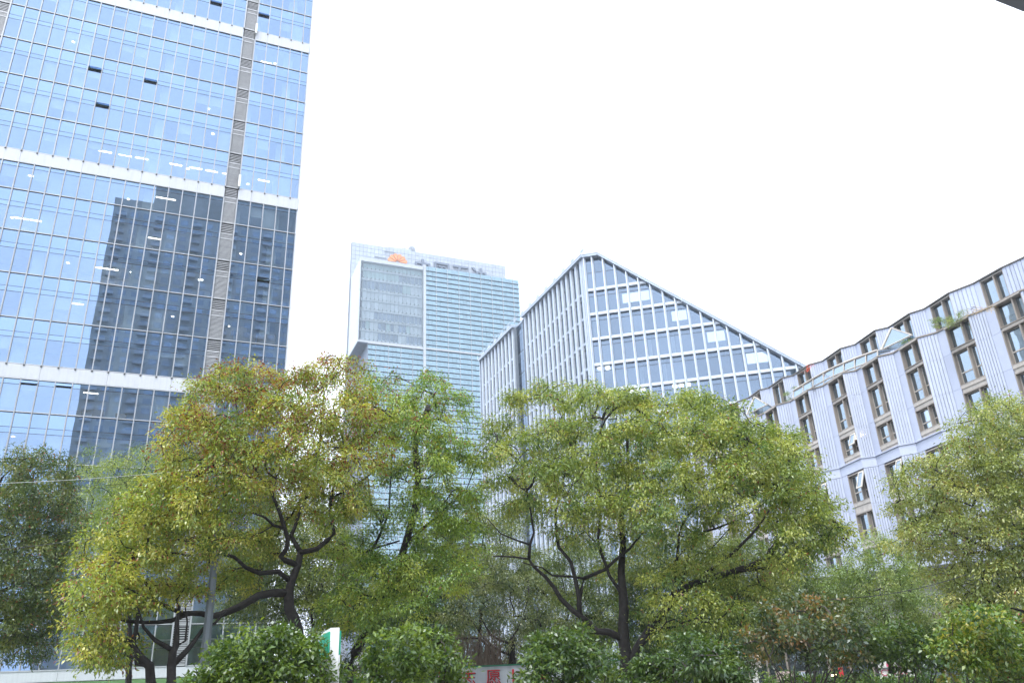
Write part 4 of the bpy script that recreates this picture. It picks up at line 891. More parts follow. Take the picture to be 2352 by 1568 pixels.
# --- tree on the right edge
plant('camphor_tree', 'pale green tree at the right edge in front of the folded white building', 'tree', 30, (2430, 1590),
  [(0.22, 0.15, 0, 0, [(2428, 1500), (2420, 1400), (2410, 1330)]), (0.10, 0.03, 0, 0, [(2415, 1380), (2350, 1330), (2290, 1270), (2230, 1215), (2180, 1150)]), (0.09, 0.03, 0, 0.6, [(2410, 1330), (2380, 1240), (2340, 1150), (2310, 1050)]), (0.07, 0.02, 0, -0.6, [(2300, 1280), (2230, 1240), (2170, 1215), (2110, 1200)]), (0.08, 0.02, 0, -0.5, [(2418, 1420), (2340, 1400), (2260, 1380)])],
  [(2290, 945, 45), (2340, 935, 48), (2240, 965, 40), (2210, 1010, 40), (2330, 1000, 60), (2270, 1020, 55), (2130, 1070, 45), (2180, 1070, 50), (2090, 1110, 40), (2250, 1090, 60), (2330, 1080, 65), (2140, 1140, 55), (2210, 1150, 60), (2290, 1160, 65), (2360, 1160, 60), (2080, 1180, 42), (2120, 1220, 50), (2200, 1230, 60), (2280, 1240, 60), (2350, 1250, 60), (2060, 1235, 36), (2160, 1290, 50), (2240, 1310, 55), (2320, 1320, 55), (2210, 1360, 50), (2290, 1390, 50), (2350, 1380, 50), (2410, 1100, 70), (2400, 1250, 70), (2400, 1000, 60)],
  [(0.06, 0.09, 0.028), (0.10, 0.14, 0.040), (0.15, 0.185, 0.058), (0.21, 0.225, 0.08)], TG, red=0.010, half=3.0, gain=2.1, leaf=(0.10, 0.045))
# --- dark tree on the left edge, pale tree behind it
plant('camphor_tree', 'dark green tree at the left edge hanging over the blue tower foot', 'tree', 33, (-30, 1600),
  [(0.22, 0.15, 0, 0, [(-28, 1500), (-20, 1400), (-10, 1320)]), (0.09, 0.03, 0, 0, [(-15, 1380), (30, 1345), (70, 1330), (110, 1310)]), (0.09, 0.03, 0, 0, [(-10, 1330), (40, 1260), (70, 1200), (75, 1130), (78, 1080)]), (0.07, 0.02, 0, 0, [(60, 1220), (90, 1180), (120, 1160)]), (0.07, 0.02, 0, -0.4, [(-20, 1420), (40, 1430), (90, 1450)])],
  [(70, 1065, 42), (110, 1070, 42), (30, 1090, 45), (140, 1110, 38), (60, 1130, 55), (115, 1150, 50), (10, 1160, 50), (60, 1210, 55), (120, 1220, 50), (160, 1180, 32), (20, 1270, 55), (85, 1285, 55), (140, 1270, 40), (40, 1350, 55), (100, 1360, 50), (140, 1340, 32), (20, 1420, 50), (70, 1430, 50), (110, 1420, 38), (50, 1480, 42), (100, 1475, 34), (10, 1490, 40), (-40, 1200, 70), (-40, 1330, 70), (-30, 1430, 60), (155, 1230, 30)],
  GD, TG, red=0.02, half=2.6, gain=1.7)
plant('camphor_tree', 'paler blue-green tree standing between the dark left tree and the lamp post', 'tree', 42, (310, 1590), [],
  [(215, 1060, 34), (250, 1080, 40), (330, 1050, 40), (290, 1075, 42), (370, 1055, 42), (420, 1060, 40), (455, 1075, 30), (190, 1110, 42), (250, 1130, 50), (320, 1120, 55), (390, 1110, 50), (450, 1120, 40), (170, 1160, 38), (230, 1190, 50), (300, 1190, 55), (370, 1190, 55), (200, 1250, 40), (270, 1260, 50), (350, 1260, 50), (440, 1190, 45), (300, 1330, 50), (400, 1300, 45)],
  GC, TG, half=2.5, r_trunk=0.2, tone=0.1, per=70, rc=0.5)
# --- right background
plant('camphor_tree', 'rounded light green tree behind the reddish bush, below the folded building', 'tree', 40, (2040, 1600), [],
  [(2005, 1245, 34), (1970, 1280, 40), (2040, 1275, 42), (2085, 1310, 42), (1950, 1330, 42), (2010, 1330, 50), (2070, 1360, 48), (1930, 1380, 40), (1990, 1390, 48), (2050, 1410, 48), (2110, 1390, 42), (1960, 1440, 40), (2030, 1450, 42), (2100, 1440, 40)],
  [(0.05, 0.095, 0.028), (0.085, 0.145, 0.04), (0.13, 0.19, 0.055), (0.18, 0.22, 0.07)], TG, half=2.2, r_trunk=0.2, tone=0.1, rc=0.5, per=90, dens=1.5, gain=1.7)
plant('camphor_tree', 'mid green tree between the largest tree and the light green rounded tree', 'tree', 41, (1860, 1600), [],
  [(1850, 1300, 45), (1900, 1330, 45), (1810, 1340, 45), (1860, 1370, 50), (1920, 1400, 42), (1790, 1400, 45), (1850, 1430, 48), (1760, 1370, 42), (1740, 1430, 42)], GC, TG, half=2.0, r_trunk=0.18, rc=0.5, per=90, dens=1.5, gain=1.7)
plant('camphor_tree', 'bluish green tree behind the yellowish round bush at the right', 'tree', 38, (2230, 1600), [],
  [(2150, 1400, 45), (2210, 1410, 45), (2270, 1420, 48), (2330, 1420, 48), (2180, 1460, 45), (2250, 1470, 45), (2320, 1470, 45), (2130, 1450, 38), (2380, 1420, 50)], GC, TG, half=1.8, r_trunk=0.18, rc=0.5, per=90, dens=1.5, gain=1.7)
# --- darker greyish tree in the middle and the rest of the row behind
plant('camphor_tree', 'grey-green smaller tree behind the banner, its bare limb arching left', 'tree', 34, (1179, 1600),
  [(0.18, 0.15, 0, 0, [(1179, 1568), (1175, 1501), (1179, 1460)]), (0.11, 0.03, 0, 0, [(1175, 1555), (1170, 1539), (1140, 1511), (1122, 1484), (1102, 1464), (1054, 1467), (1020, 1475)]), (0.07, 0.03, 0, 0, [(1175, 1505), (1167, 1500), (1133, 1484), (1109, 1460), (1080, 1420)]), (0.07, 0.02, 0, 0, [(1179, 1475), (1126, 1455), (1100, 1400)]), (0.06, 0.02, 0, 0, [(1179, 1462), (1200, 1420), (1215, 1360)])],
  [(1060, 1290, 42), (1120, 1300, 50), (1180, 1300, 45), (1080, 1350, 50), (1150, 1360, 52), (1215, 1350, 45), (1050, 1400, 42), (1110, 1410, 50), (1180, 1415, 50), (1240, 1400, 42), (1060, 1440, 34), (1230, 1450, 36), (1140, 1450, 30, 'b')], GS, TG, half=2.0, rc=0.45, gain=1.7)
for lab, d, fx, lo, pal in (
  ('mid green tree filling the gap between the autumn tree and the leaning trunk', 36, 770, [(600, 1250, 50), (660, 1230, 50), (720, 1240, 50), (780, 1250, 50), (830, 1300, 46), (640, 1300, 50), (700, 1310, 50), (770, 1330, 50), (560, 1300, 42), (740, 1390, 44), (820, 1380, 44), (690, 1170, 40), (750, 1160, 36)], GG),
  ('mid green tree between the leaning trunk and the grey-green tree', 38, 1100, [(1040, 1230, 46), (1100, 1210, 48), (1160, 1220, 48), (1010, 1290, 46), (1080, 1280, 50), (1150, 1280, 50), (1220, 1290, 46), (980, 1350, 46), (1060, 1350, 46), (1250, 1360, 42), (1130, 1340, 46), (1200, 1180, 36)], GG),
  ('mid green tree behind the right half of the largest crown', 37, 1640, [(1480, 1270, 46), (1540, 1260, 48), (1610, 1260, 50), (1680, 1260, 50), (1740, 1270, 48), (1790, 1300, 44), (1510, 1330, 48), (1580, 1330, 50), (1650, 1330, 50), (1720, 1340, 48), (1780, 1360, 44), (1440, 1340, 42)], GG),
  ('green tree behind the fork of the big autumn tree', 40, 650, [(560, 1320, 45), (610, 1350, 50), (670, 1330, 48), (730, 1330, 48), (640, 1400, 48), (590, 1410, 42), (700, 1400, 48), (740, 1270, 42), (690, 1260, 36), (780, 1330, 40), (540, 1400, 40), (650, 1440, 36), (590, 1270, 45), (530, 1350, 45), (760, 1380, 45), (690, 1200, 40), (620, 1190, 40), (750, 1200, 40), (800, 1280, 40)], GC),
  ('dark green tree behind the round bush beside the sign', 40, 990, [(960, 1400, 45), (1010, 1390, 45), (1050, 1360, 38), (940, 1450, 42), (1000, 1450, 42), (900, 1440, 36), (870, 1400, 40), (900, 1350, 40), (1050, 1430, 40), (1060, 1300, 40), (830, 1440, 36), (940, 1340, 40)], GB2),
  ('small tree showing a thin dark stem left of the largest trunk', 37, 1330, [(1290, 1400, 40), (1340, 1390, 42), (1385, 1400, 40), (1300, 1450, 40), (1360, 1450, 40), (1260, 1440, 36), (1270, 1370, 36), (1400, 1450, 34), (1330, 1340, 42), (1390, 1340, 42), (1440, 1370, 42), (1270, 1310, 42), (1220, 1330, 40), (1370, 1280, 42), (1430, 1300, 42), (1310, 1260, 40)], GC),
  ('shaded green tree behind the right fork of the largest tree', 38, 1600, [(1500, 1400, 42), (1550, 1440, 45), (1610, 1440, 45), (1670, 1420, 45), (1480, 1450, 40), (1530, 1480, 40), (1650, 1470, 42), (1700, 1470, 40), (1720, 1400, 42), (1460, 1410, 36), (1590, 1370, 42), (1660, 1370, 40), (1520, 1340, 42), (1470, 1320, 40), (1550, 1310, 42), (1620, 1310, 42), (1700, 1330, 42), (1760, 1350, 40), (1770, 1420, 40)], GB2)):
    plant('camphor_tree', lab, 'tree', d, (fx, 1600), [], lo, pal, TG, half=1.8, r_trunk=0.15, rc=0.5, per=100, dens=1.9, gain=1.35)
for lab, d, fx, lo, pal in (
  ('low dense green tree far behind the sign and the leaning trunk', 47, 860, [(700 + 45 * i + 14 * (i % 2), 1490 - 34 * (i % 3), 44) for i in range(8)] + [(720 + 60 * i, 1545, 44) for i in range(6)], GD),
  ('low dense green tree far behind the reeds and the banner', 46, 1170, [(1030 + 42 * i, 1500 - 36 * (i % 3), 44) for i in range(8)] + [(1050 + 60 * i, 1550, 42) for i in range(5)], GS),
  ('low dense green tree far behind the largest trunk', 46, 1480, [(1340 + 44 * i, 1500 - 38 * (i % 3), 46) for i in range(10)] + [(1340 + 60 * i, 1550, 42) for i in range(7)], GD)):
    plant('background_tree', lab, 'tree', d, (fx, 1600), [], lo, pal, 'low trees in the far row', half=1.2, r_trunk=0.15, rc=0.55, per=80, dens=1.6, leaf=(0.14, 0.06), gain=1.2)
# --- clipped shrubs in front
SG = 'round shrubs in the planting strip'
def shrub(lab, d, fx, lo, pal, red=0.0, per=75, leafs=(0.10, 0.05), stems=5, dens=1.6, rc=0.27, half=0.9, mat='leaf_shiny', tone=0.0):
    return plant('round_shrub', lab, 'shrub', d, (fx, 1640), [], lo, pal, SG, red=red, half=half, leaf=leafs, dens=dens, rc=rc, per=per, mat=mat, bark='twig', stems=stems, r_trunk=0.035, zmin=0.5, droop=0.15, crown_name='foliage', tone=tone, gain=1.35)
shrub('wide glossy round bush left of the green and white sign', 15.5, 610, [(560, 1480, 36), (610, 1475, 38), (660, 1475, 38), (705, 1490, 34), (520, 1510, 38), (490, 1540, 36), (470, 1565, 34), (570, 1530, 44), (630, 1530, 46), (690, 1540, 44), (735, 1540, 34), (540, 1570, 46), (620, 1580, 48), (700, 1585, 46), (760, 1570, 22), (450, 1590, 34), (500, 1600, 44), (600, 1620, 46), (700, 1630, 44)], GB, tone=0.05)
shrub('glossy round bush in front of the left end of the banner', 16, 960, [(900, 1485, 36), (950, 1475, 38), (1000, 1478, 36), (1040, 1505, 32), (870, 1520, 36), (930, 1525, 42), (990, 1530, 42), (1045, 1545, 30), (890, 1565, 42), (960, 1580, 46), (1030, 1585, 36), (855, 1560, 24)], GB, tone=0.0)
shrub('glossy round bush left of the largest tree trunk', 16, 1310, [(1235, 1495, 34), (1280, 1480, 36), (1330, 1480, 36), (1375, 1500, 34), (1400, 1530, 28), (1225, 1535, 34), (1280, 1530, 42), (1345, 1535, 42), (1240, 1580, 40), (1310, 1585, 46), (1380, 1580, 36), (1205, 1560, 26), (1415, 1565, 22)], GB2, tone=0.1)
shrub('dark round bush right of the largest tree trunk', 16.5, 1590, [(1510, 1505, 34), (1560, 1490, 36), (1610, 1490, 36), (1655, 1505, 34), (1685, 1540, 28), (1490, 1545, 34), (1550, 1540, 42), (1620, 1545, 42), (1520, 1590, 40), (1600, 1590, 46), (1670, 1585, 36)], GB2, tone=0.05)
shrub('tall open bush with rusty orange young shoots and bare grey stems', 18.5, 1850, [(1760, 1410, 36), (1810, 1395, 38), (1860, 1390, 38), (1910, 1405, 36), (1955, 1425, 32), (1740, 1440, 34), (1790, 1445, 40), (1850, 1440, 42), (1910, 1450, 40), (1960, 1470, 34), (1770, 1490, 36, 'b'), (1840, 1490, 36, 'b'), (1900, 1500, 38), (1950, 1510, 34), (1720, 1480, 28)], [(0.02, 0.045, 0.018), (0.036, 0.066, 0.024), (0.06, 0.092, 0.034), (0.09, 0.115, 0.045), (0.20, 0.125, 0.045)], red=0.0, stems=14, half=1.2, dens=1.0, tone=0.08)
shrub('small open-stemmed bush in front of the white shop sign', 19, 2065, [(2015, 1470, 28), (2055, 1460, 30), (2095, 1468, 30), (2130, 1485, 26), (2000, 1495, 26), (2045, 1495, 30), (2095, 1500, 30), (2150, 1500, 24), (2170, 1520, 22)], GB2, stems=9, half=0.9, dens=1.1, tone=0.15)
shrub('yellowish round bush with dark stems at the right', 18, 2245, [(2185, 1450, 32), (2230, 1430, 34), (2275, 1435, 34), (2310, 1460, 30), (2175, 1490, 30), (2230, 1480, 38), (2290, 1490, 36), (2335, 1490, 30), (2260, 1530, 36), (2320, 1530, 34), (2200, 1520, 28, 'b')], [(0.03, 0.07, 0.014), (0.06, 0.12, 0.02), (0.11, 0.18, 0.03), (0.26, 0.26, 0.05)], stems=10, half=1.1, tone=0.1)
shrub('reddish-topped bush cut by the right edge of the frame', 20, 2365, [(2340, 1455, 28), (2370, 1450, 30), (2345, 1500, 30), (2380, 1500, 34), (2345, 1545, 30), (2385, 1545, 34)], GB, red=0.12, stems=5, half=0.9, tone=0.05)

# low hedge at the foot of the shrubs
g_ = []
for i in range(46):
    x = 1770 + i * 13.5; g_.append((x, 1566 + rng.normal(0, 3), 15))
h = plant('low_hedge', 'low dark clipped hedge along the pavement under the bushes at the right', 'hedge', 21, (2000, 1640), [], g_, GB2, half=0.5, leaf=(0.07, 0.035), dens=3.0, rc=0.2, per=30, mat='leaf_shiny', bark='twig', stems=24, r_trunk=0.015, zmin=0.2, droop=0.0, crown_name='foliage')
fb = plant('flowering_bush', 'bush with white blossom clusters behind the leaning trunk', 'bush', 29, (838, 1600), [], [(828, 1500, 15), (845, 1520, 18), (825, 1540, 15)], [(0.06, 0.06, 0.045), (0.10, 0.09, 0.07)], half=0.3, leaf=(0.06, 0.03), dens=2.0, rc=0.2, per=16, bark='twig', stems=8, r_trunk=0.012, zmin=0.3, crown_name='foliage')
g = MB(); b0 = np.array(fb.location)
for i in range(34):
    c = at(832 + rng.normal(0, 9), 1520 + rng.normal(0, 17), 28.7 + rng.normal(0, 0.15)) - b0
    for k in range(3):
        a = rng.normal(0, 0.035, 3) + c; u_ = unit(rng.normal(size=(2, 3))) * 0.055; g.quad(tuple(a - u_[0]), tuple(a - u_[1]), tuple(a + u_[0]), tuple(a + u_[1]))
g.build('blossoms', 'petal', fb, None, 'stuff')

# ------------------------------------------------------------------ street furniture
p = ground(471, 1500, 23.6); tp = at(489, 1076, 23.6)
lp = thing('lamp_post', 'tapering grey octagonal lamp post partly hidden by the autumn tree', 'lamp post', tuple(p))
g = MB(); hgt = tp[2]; g.tube([(0, 0, 0.25), (0, 0, 3.2), (0, 0, hgt)], [0.155, 0.115, 0.07], 8); g.build('pole', 'pole', lp)
g = MB(); g.box(-0.22, 0.22, -0.22, 0.22, 0, 0.04); g.tube([(0, 0, 0.03), (0, 0, 0.3)], [0.19, 0.165], 8); g.build('base_plate', 'pole', lp)
g = MB(); g.tube([(0, 0, hgt), (0, 0, hgt + 0.09)], [0.085, 0.05], 8); g.build('cap', 'pole', lp)
g = MB(); g.tube([(0, 0, hgt - 0.9), (0, 0, hgt - 0.82)], [0.10, 0.10], 8); g.build('clamp_ring', 'pole', lp)
def cable(lab, a, b, sag, r, mt, name='overhead_cable'):
    a, b = np.array(a), np.array(b); n = 24; pts = []
    for i in range(n + 1):
        t = i / n; q = a + (b - a) * t - a; q[2] -= sag * 4 * t * (1 - t); pts.append(q)
    g = MB(); g.tube(pts, [r] * (n + 1), 5); o = g.build(name, mt); o.location = tuple(a); tag(o, lab, 'cable', 'cables over the trees')
cable('thin pale cable running left from the top of the lamp post', at(489, 1072, 23.6), at(-140, 1112, 27), 0.10, 0.0055, 'wire_w')
cable('lower dark cable crossing the dark left tree', at(-60, 1264, 26), at(470, 1182, 23.6), 0.15, 0.008, 'wire')
cable('sagging dark cable in front of the trees at the right', at(1690, 1350, 27), at(2220, 1318, 25), 0.45, 0.009, 'wire')
# green and white totem sign, seen edge on
a, b, c = at(760, 1440, 15.0), at(780, 1440, 15.0), at(739, 1440, 16.4)
ang = math.atan2(b[1] - a[1], b[0] - a[0]); lx = float(np.hypot(*(b - a)[:2])); Mi = Matrix.Rotation(-ang, 4, 'Z'); dv = Mi @ Vector(tuple(c - a)); DX, DY = dv.x, dv.y
sg = thing('totem_sign', 'tall green and white sign board seen edge on above the round bush', 'sign', (a[0], a[1], 0), ang); ht = a[2]
def slab(name, mt, x0, x1, z0, z1, t0=0.0, t1=1.0):
    g = MB(); q = [(x0 + DX * t0, DY * t0), (x1 + DX * t0, DY * t0), (x1 + DX * t1, DY * t1), (x0 + DX * t1, DY * t1)]
    i = 0; g.v += [(x, y, z0) for x, y in q] + [(x, y, z1) for x, y in q]; g.f += [(0, 1, 5, 4), (1, 2, 6, 5), (2, 3, 7, 6), (3, 0, 4, 7), (0, 3, 2, 1), (4, 5, 6, 7)]; g.m += [0] * 6; return g.build(name, mt, sg)
slab('frame', 'sign_w', 0, lx, 0.3, ht)
slab('face_board', 'sign_g', -0.03, -0.002, ht - 0.50, ht - 0.06, 0.02, 1.0); slab('face_board', 'sign_g', lx + 0.002, lx + 0.035, ht - 0.44, ht - 0.05, 0.02, 1.0)
slab('face_board', 'sign_w', -0.03, -0.002, ht - 0.98, ht - 0.505, 0.02, 1.0); slab('face_board', 'sign_w', lx + 0.002, lx + 0.03, ht - 1.0, ht - 0.445, 0.02, 1.0)
slab('face_board', 'sign_b', -0.03, -0.002, 0.35, ht - 0.985, 0.02, 1.0); slab('face_board', 'sign_b', lx + 0.002, lx + 0.03, 0.35, ht - 1.005, 0.02, 1.0)
# banner on a hoarding
a, b = at(834, 1540, 31), at(1432, 1517, 31); ang = math.atan2(b[1] - a[1], b[0] - a[0]); Lb = float(np.hypot(*(b - a)[:2])); top = (a[2] + b[2]) / 2
bn = thing('banner_hoarding', 'long pale banner with green border and red characters behind the bushes', 'banner', (a[0], a[1], 0), ang)
g = MB(); n = 60
for i in range(n):
    x0, x1 = Lb * i / n, Lb * (i + 1) / n; f = lambda x: 0.02 * math.sin(x * 2.1) + 0.012 * math.sin(x * 5.3)
    g.quad((x0, f(x0), 0.25), (x1, f(x1), 0.25), (x1, 0, top), (x0, 0, top))
g.build('cloth', 'banner', bn)
g = MB(); g.box(0, Lb, -0.05, 0.03, top, top + 0.05); g.build('top_border', 'banner_g', bn); g = MB(); g.box(-0.05, 0.0, -0.05, 0.03, 0.2, top + 0.05); g.build('side_border', 'banner_g', bn)
for i in range(9): 
    g = MB(); g.tube([(Lb * i / 8, 0.08, 0), (Lb * i / 8, 0.08, top)], [0.03, 0.03], 6); g.build('post', 'pole', bn)
bx = lambda px: (px - 834) / (1432 - 834) * Lb
for ch, px in (('志', 1074), ('愿', 1131)):
    for mt, dx, dz, y in (('ink', 0.022, -0.022, -0.062), ('red', 0, 0, -0.075)):
        link('character' if mt == 'red' else 'character_shadow', text_mesh(ch, 0.56, mt, 0.004), bn, Matrix.Translation((bx(px) + dx, y, top - 0.56 + dz)) @ Matrix.Rotation(math.pi / 2, 4, 'X'))
for px, bars in ((1017, ((-.2, .2, -.10, -.05), (-.16, .16, -.22, -.17), (-.2, .2, -.36, -.31))), (1188, ((-.22, -.15, -.5, -.06), (-.05, .2, -.2, -.14))), (1245, ((-.18, .0, -.32, -.25), (-.22, .2, -.42, -.36))), (1372, ((-.1, .15, -.12, -.06), (0, .06, -.4, -.06)))):
    g = MB()
    for q in bars: g.box(bx(px) + q[0], bx(px) + q[1], -0.075, -0.062, top + q[2] - 0.06, top + q[3] - 0.06)
    g.build('character_stroke', 'red', bn)
a = at(806, 1541, 31.3); b = at(833, 1540, 31.3); o = thing('green_mesh_panel', 'bright green artificial turf panel at the left end of the banner', 'fence panel', (a[0], a[1], 0), math.atan2(b[1] - a[1], b[0] - a[0]))
lw_ = float(np.hypot(*(b - a)[:2])); g = MB(); g.box(0, lw_, 0, 0.05, 0.1, a[2]); g.build('turf', 'turf', o); g = MB(); g.box(-0.02, lw_, -0.02, 0.06, a[2], a[2] + 0.04); g.build('top_rail', 'wire', o)
# dry reeds behind the banner
g = MB(); c0 = ground(1085, 1560, 33.5)
for i in range(520):
    x = rng.uniform(-1.1, 1.1); y = rng.uniform(-0.3, 0.3); hh = rng.uniform(2.0, 3.5); g.tube([(x, y, 0), (x + rng.normal(0, 0.12), y, hh * 0.6), (x + rng.normal(0, 0.3), y, hh)], [0.022, 0.016, 0.006], 3, cap=False)
o = g.build('dry_reeds', 'dry', None, Matrix.Translation(tuple(c0)), 'stuff'); tag(o, 'patch of dry brown stalks behind the banner', 'reeds')

# shop fronts at street level on the right
def panel(name, lab, cat, x0, x1, y0, y1, d, mt, th=0.12, group=None):
    a, b = at(x0, y1, d), at(x1, y1, d); zt_ = at((x0 + x1) / 2, y0, d)[2]; zb_ = max(0.0, at((x0 + x1) / 2, y1, d)[2])
    r = thing(name, lab, cat, (a[0], a[1], zb_), math.atan2(b[1] - a[1], b[0] - a[0]), group); wd = float(np.hypot(*(b - a)[:2])); h_ = zt_ - zb_
    return r, wd, h_
sc, wd, hh = panel('slat_screen', 'brown slatted screen above the shop door behind the bushes', 'screen', 1694, 1750, 1500, 1532, 52, 'brown')
for i in range(20):
    g = MB(); x = wd * i / 20; g.box(x, x + wd * 0.022, 0, 0.08, 0.06, hh); g.build('slat', 'bronze_l', sc)
g = MB(); g.box(0, wd, -0.02, 0.1, 0, 0.06); g.build('bottom_rail', 'bronze_l', sc); g = MB(); g.box(0, wd, 0.2, 0.25, 0, hh); g.build('backing', 'brown', sc)
pod = thing('shop_row', 'dark glazed shop fronts on the ground floor behind the bushes at the right', 'shop', tuple(ground(1680, 1560, 54)), 0)
a, b = ground(1680, 1560, 54), ground(2420, 1560, 50); dv = b - a; Lp = float(np.hypot(*dv[:2])); Mp = Matrix.Rotation(math.atan2(dv[1], dv[0]), 4, 'Z')
PS = Face(pod, 1.0, Mp)
for i in range(14):
    x = Lp * i / 14; PS.box('shop_pane', 'shopglass', x + 0.05, x + Lp / 14 - 0.05, 0.1, 0.16, -EYE + 0.1, 1.6); PS.box('post', 'bronze', x - 0.05, x + 0.05, 0, 0.2, -EYE, 1.7)
PS.box('canopy_slab', 'flat', 0, Lp, -1.6, 3, 4.6, 5.0); PS.box('fascia', 'bronze', 0, Lp, 0.0, 0.3, 1.7, 2.3); PS.box('wall', 'office', 0, Lp, 0.9, 1.0, -EYE, 4.6); PS.box('lintel', 'brown', 0, Lp, 0.4, 0.6, 2.3, 4.6)
wsn, wd, hh = panel('shop_sign', 'white shop sign board with red lettering behind the small bush', 'sign', 2022, 2104, 1508, 1552, 46, 'sign_w')
g = MB(); g.box(0, wd, 0, 0.15, 0, hh * 0.46); g.build('board', 'sign_w', wsn); g = MB(); g.box(0, wd, -0.12, 0.15, hh * 0.5, hh); g.build('light_box', 'sign_w', wsn)
link('lettering', text_mesh('CHUN', 0.42, 'pink', 0.01), wsn, Matrix.Translation((wd * 0.42, -0.015, 0.06)) @ Matrix.Rotation(math.pi / 2, 4, 'X'))
g = MB(); g.box(wd * 0.24, wd * 0.36, -0.135, -0.122, hh * 0.54, hh * 0.72); g.build('emblem', 'pink', wsn)
for nm, lab, x0, x1, y0, y1, mt, d in (('door_panel', 'pale white door panel left of the pink board', 1729, 1744, 1528, 1568, 'sign_w', 50), ('poster_board', 'pale pink board behind the stems of the rusty bush', 1786, 1828, 1541, 1572, 'poster', 50), ('poster_board', 'narrow pale blue board right of the pink board', 1840, 1854, 1541, 1572, 'flat', 50), ('hanging_banner', 'small red hanging banner behind the rusty bush', 1929, 1939, 1531, 1553, 'red', 48)):
    r_, wd, hh = panel(nm, lab, 'board', x0, x1, y0, y1, d, mt, group='boards on the shop fronts'); g = MB(); g.box(0, wd, 0, 0.1, 0, hh); g.build('board', mt, r_)
    g = MB(); g.box(-0.04, wd + 0.04, 0.02, 0.13, hh, hh + 0.05); g.build('top_rail', 'bronze', r_)
r_, wd, hh = panel('shop_lamp', 'glowing orange lamp bar in the shop front', 'lamp', 1910, 1924, 1546, 1551, 47.5, 'warm'); g = MB(); g.tube([(0, 0, hh / 2), (wd, 0, hh / 2)], [hh / 2, hh / 2], 8); g.build('tube', 'warm', r_); g = MB(); g.box(0, wd, 0.05, 0.1, 0, hh); g.build('housing', 'bronze', r_)

# planters' greenery on the terrace of the folded building
def tplant(lab, t, lo, d, pal, red=0.0, leafs=(0.10, 0.04), per=40):
    q = lowpoint(t); dd_ = float(np.hypot(q[0], q[1])) * KF + 0.9
    r = plant('terrace_plant', lab, 'plant', dd_, (lo[0][0], lo[0][1]), [], lo, pal, 'plants on the terrace', red=red, half=0.3, leaf=leafs, dens=1.2, rc=0.3, per=per, bark='twig', stems=4, r_trunk=0.02, zmin=5, crown_name='foliage'); return r
_g0 = ground
def ground(px, py, d):
    v_ = at(px, py, d); v_[2] = 17.46 * KF + EYE; return v_
tplant('trailing green plant over the parapet below the upper windows', 9.2, [(2160, 740, 16), (2185, 735, 16), (2205, 728, 13), (2150, 748, 9)], 0, GC)
tplant('dry pale tuft on the parapet near the right edge', 10.2, [(2230, 715, 8), (2250, 713, 8), (2270, 712, 6)], 0, [(0.25, 0.2, 0.13), (0.35, 0.3, 0.2)], per=14)
tplant('small bush peeping over the parapet', 8.1, [(2084, 622, 10)], 0, GC) if False else None
tplant('slim young tree on the terrace left of the glass lean-to', 3.3, [(1812, 905, 9), (1816, 893, 8), (1818, 916, 9)], 0, GC)
tplant('small clump of leaves over the parapet right of the skylight', 7.6, [(2085, 784, 9), (2075, 790, 8)], 0, GC)
tplant('red flowering plant in front of the glass lean-to', 5.3, [(1798 + 62, 842, 6)], 0, [(0.35, 0.06, 0.04), (0.5, 0.1, 0.06)], per=30)
ground = _g0

# dark edge of the eave the picture was taken under
e0, e1 = at(2283, 0, 3.2), at(2352, 27, 3.0)
ev = thing('eave', 'dark roof edge above the viewer in the top right corner', 'roof edge', tuple(e0)); dv = e1 - e0; dv = dv / np.linalg.norm(dv); sd_ = np.cross(dv, (0, 0, 1)); 
g = MB(); up_ = np.array((0, 0, 0.12)); A0 = -dv * 1.2; B0 = dv * 3.0; W0 = -np.array((sd_[0], sd_[1], 0)) * -1.0
q = [A0, B0, B0 + np.array((1.2, -2.6, 0.3)), A0 + np.array((1.2, -2.6, 0.3))]
g.v += [tuple(x) for x in q] + [tuple(x + up_) for x in q]; g.f += [(0, 1, 5, 4), (1, 2, 6, 5), (2, 3, 7, 6), (3, 0, 4, 7), (0, 3, 2, 1), (4, 5, 6, 7)]; g.m += [0] * 6; g.build('soffit_board', 'eave', ev)

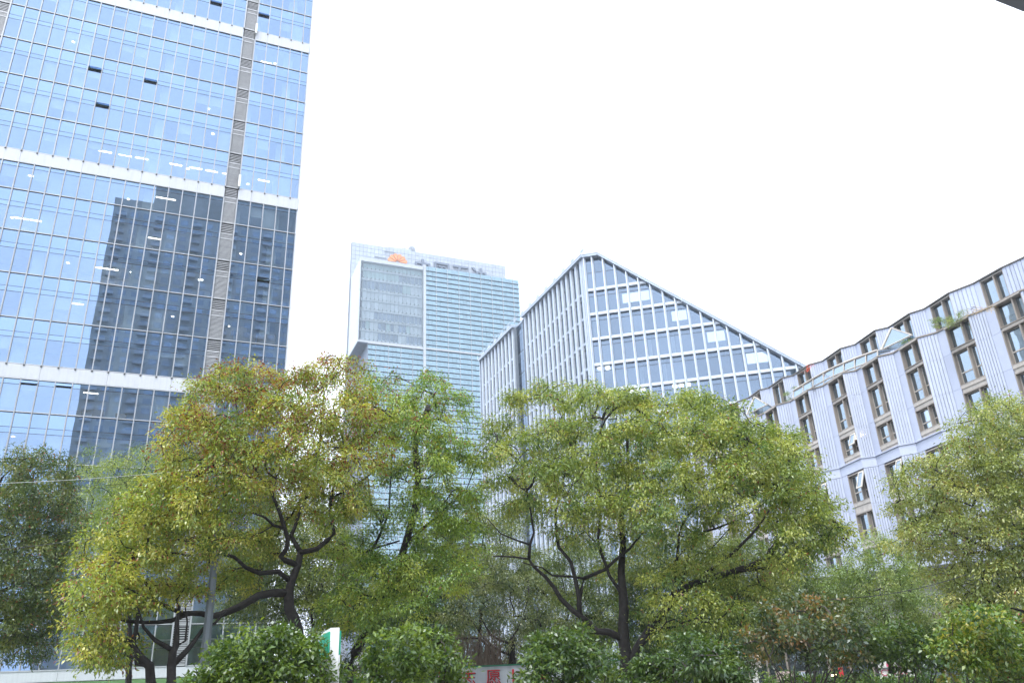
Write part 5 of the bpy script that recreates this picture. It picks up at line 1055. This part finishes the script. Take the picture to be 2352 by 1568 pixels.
# ------------------------------------------------------------------ at most 300 alike parts stay separate on a thing; the smaller ones are joined
import re as _re
def thin_out(root, limit=300):
    fam = {}
    for o in [c for c in bpy.data.objects if c.parent is root and c.type == 'MESH']:
        if o.get('kind') or len(o.data.polygons) > 400: continue
        fam.setdefault(_re.sub(r'\.\d+$', '', o.name), []).append(o)
    rw = Matrix.Translation(root.location) @ Matrix.Rotation(root.rotation_euler.z, 4, 'Z'); ci = cam.matrix_world.inverted()
    for name, obs in fam.items():
        if len(obs) <= limit: continue
        def score(o):
            bb = [ci @ (rw @ (o.matrix_basis @ Vector(c))) for c in o.bound_box]
            us = [(-b.x / min(b.z, -0.1) * FPX, -b.y / min(b.z, -0.1) * FPX) for b in bb]; x0, x1 = min(u[0] for u in us), max(u[0] for u in us); y0, y1 = min(u[1] for u in us), max(u[1] for u in us)
            vis = 1.0 if -520 < (x0 + x1) / 2 < 520 and -345 < (y0 + y1) / 2 < 345 else 0.001
            if (y0 + y1) / 2 < -120: vis *= 0.02       # hidden low down behind the trees
            return (x1 - x0) * (y1 - y0) * vis
        obs.sort(key=score, reverse=True); V, Fc, Mi, mats = [], [], [], []
        for o in obs[limit:]:
            n0 = len(V); V += [tuple(o.matrix_basis @ v_.co) for v_ in o.data.vertices]; m_ = o.data.materials[0]
            if m_ not in mats: mats.append(m_)
            for p_ in o.data.polygons: Fc.append(tuple(n0 + q for q in p_.vertices)); Mi.append(mats.index(m_))
        me = bpy.data.meshes.new(name); me.from_pydata(V, [], Fc)
        for m_ in mats: me.materials.append(m_)
        me.polygons.foreach_set('material_index', Mi); me.update()
        bpy.data.batch_remove(obs[limit:])
        prev = [c for c in bpy.data.objects if c.parent is root and c.get('kind') == 'stuff' and _re.sub(r'\.\d+$', '', c.name) == name]
        link(name, me, root, None, 'stuff')
for rt in (troot, mroot, groot, froot): thin_out(rt)

# ------------------------------------------------------------------ thin haze in the air
if HAZE:
    hz_ = bpy.data.materials.new('haze'); hz_.use_nodes = True; t = hz_.node_tree; t.nodes.clear(); o_ = t.nodes.new('ShaderNodeOutputMaterial'); pv_ = t.nodes.new('ShaderNodeVolumePrincipled')
    pv_.inputs['Color'].default_value = (0.90, 0.95, 1.0, 1); pv_.inputs['Density'].default_value = HAZE; pv_.inputs['Anisotropy'].default_value = 0.2; t.links.new(pv_.outputs[0], o_.inputs['Volume'])
    M['haze'] = hz_
    g = MB(); g.box(-420, 420, -260, 420, -1.0, 175); g.build('haze', 'haze', None, None, 'stuff')
print('leaves', N_LEAVES)
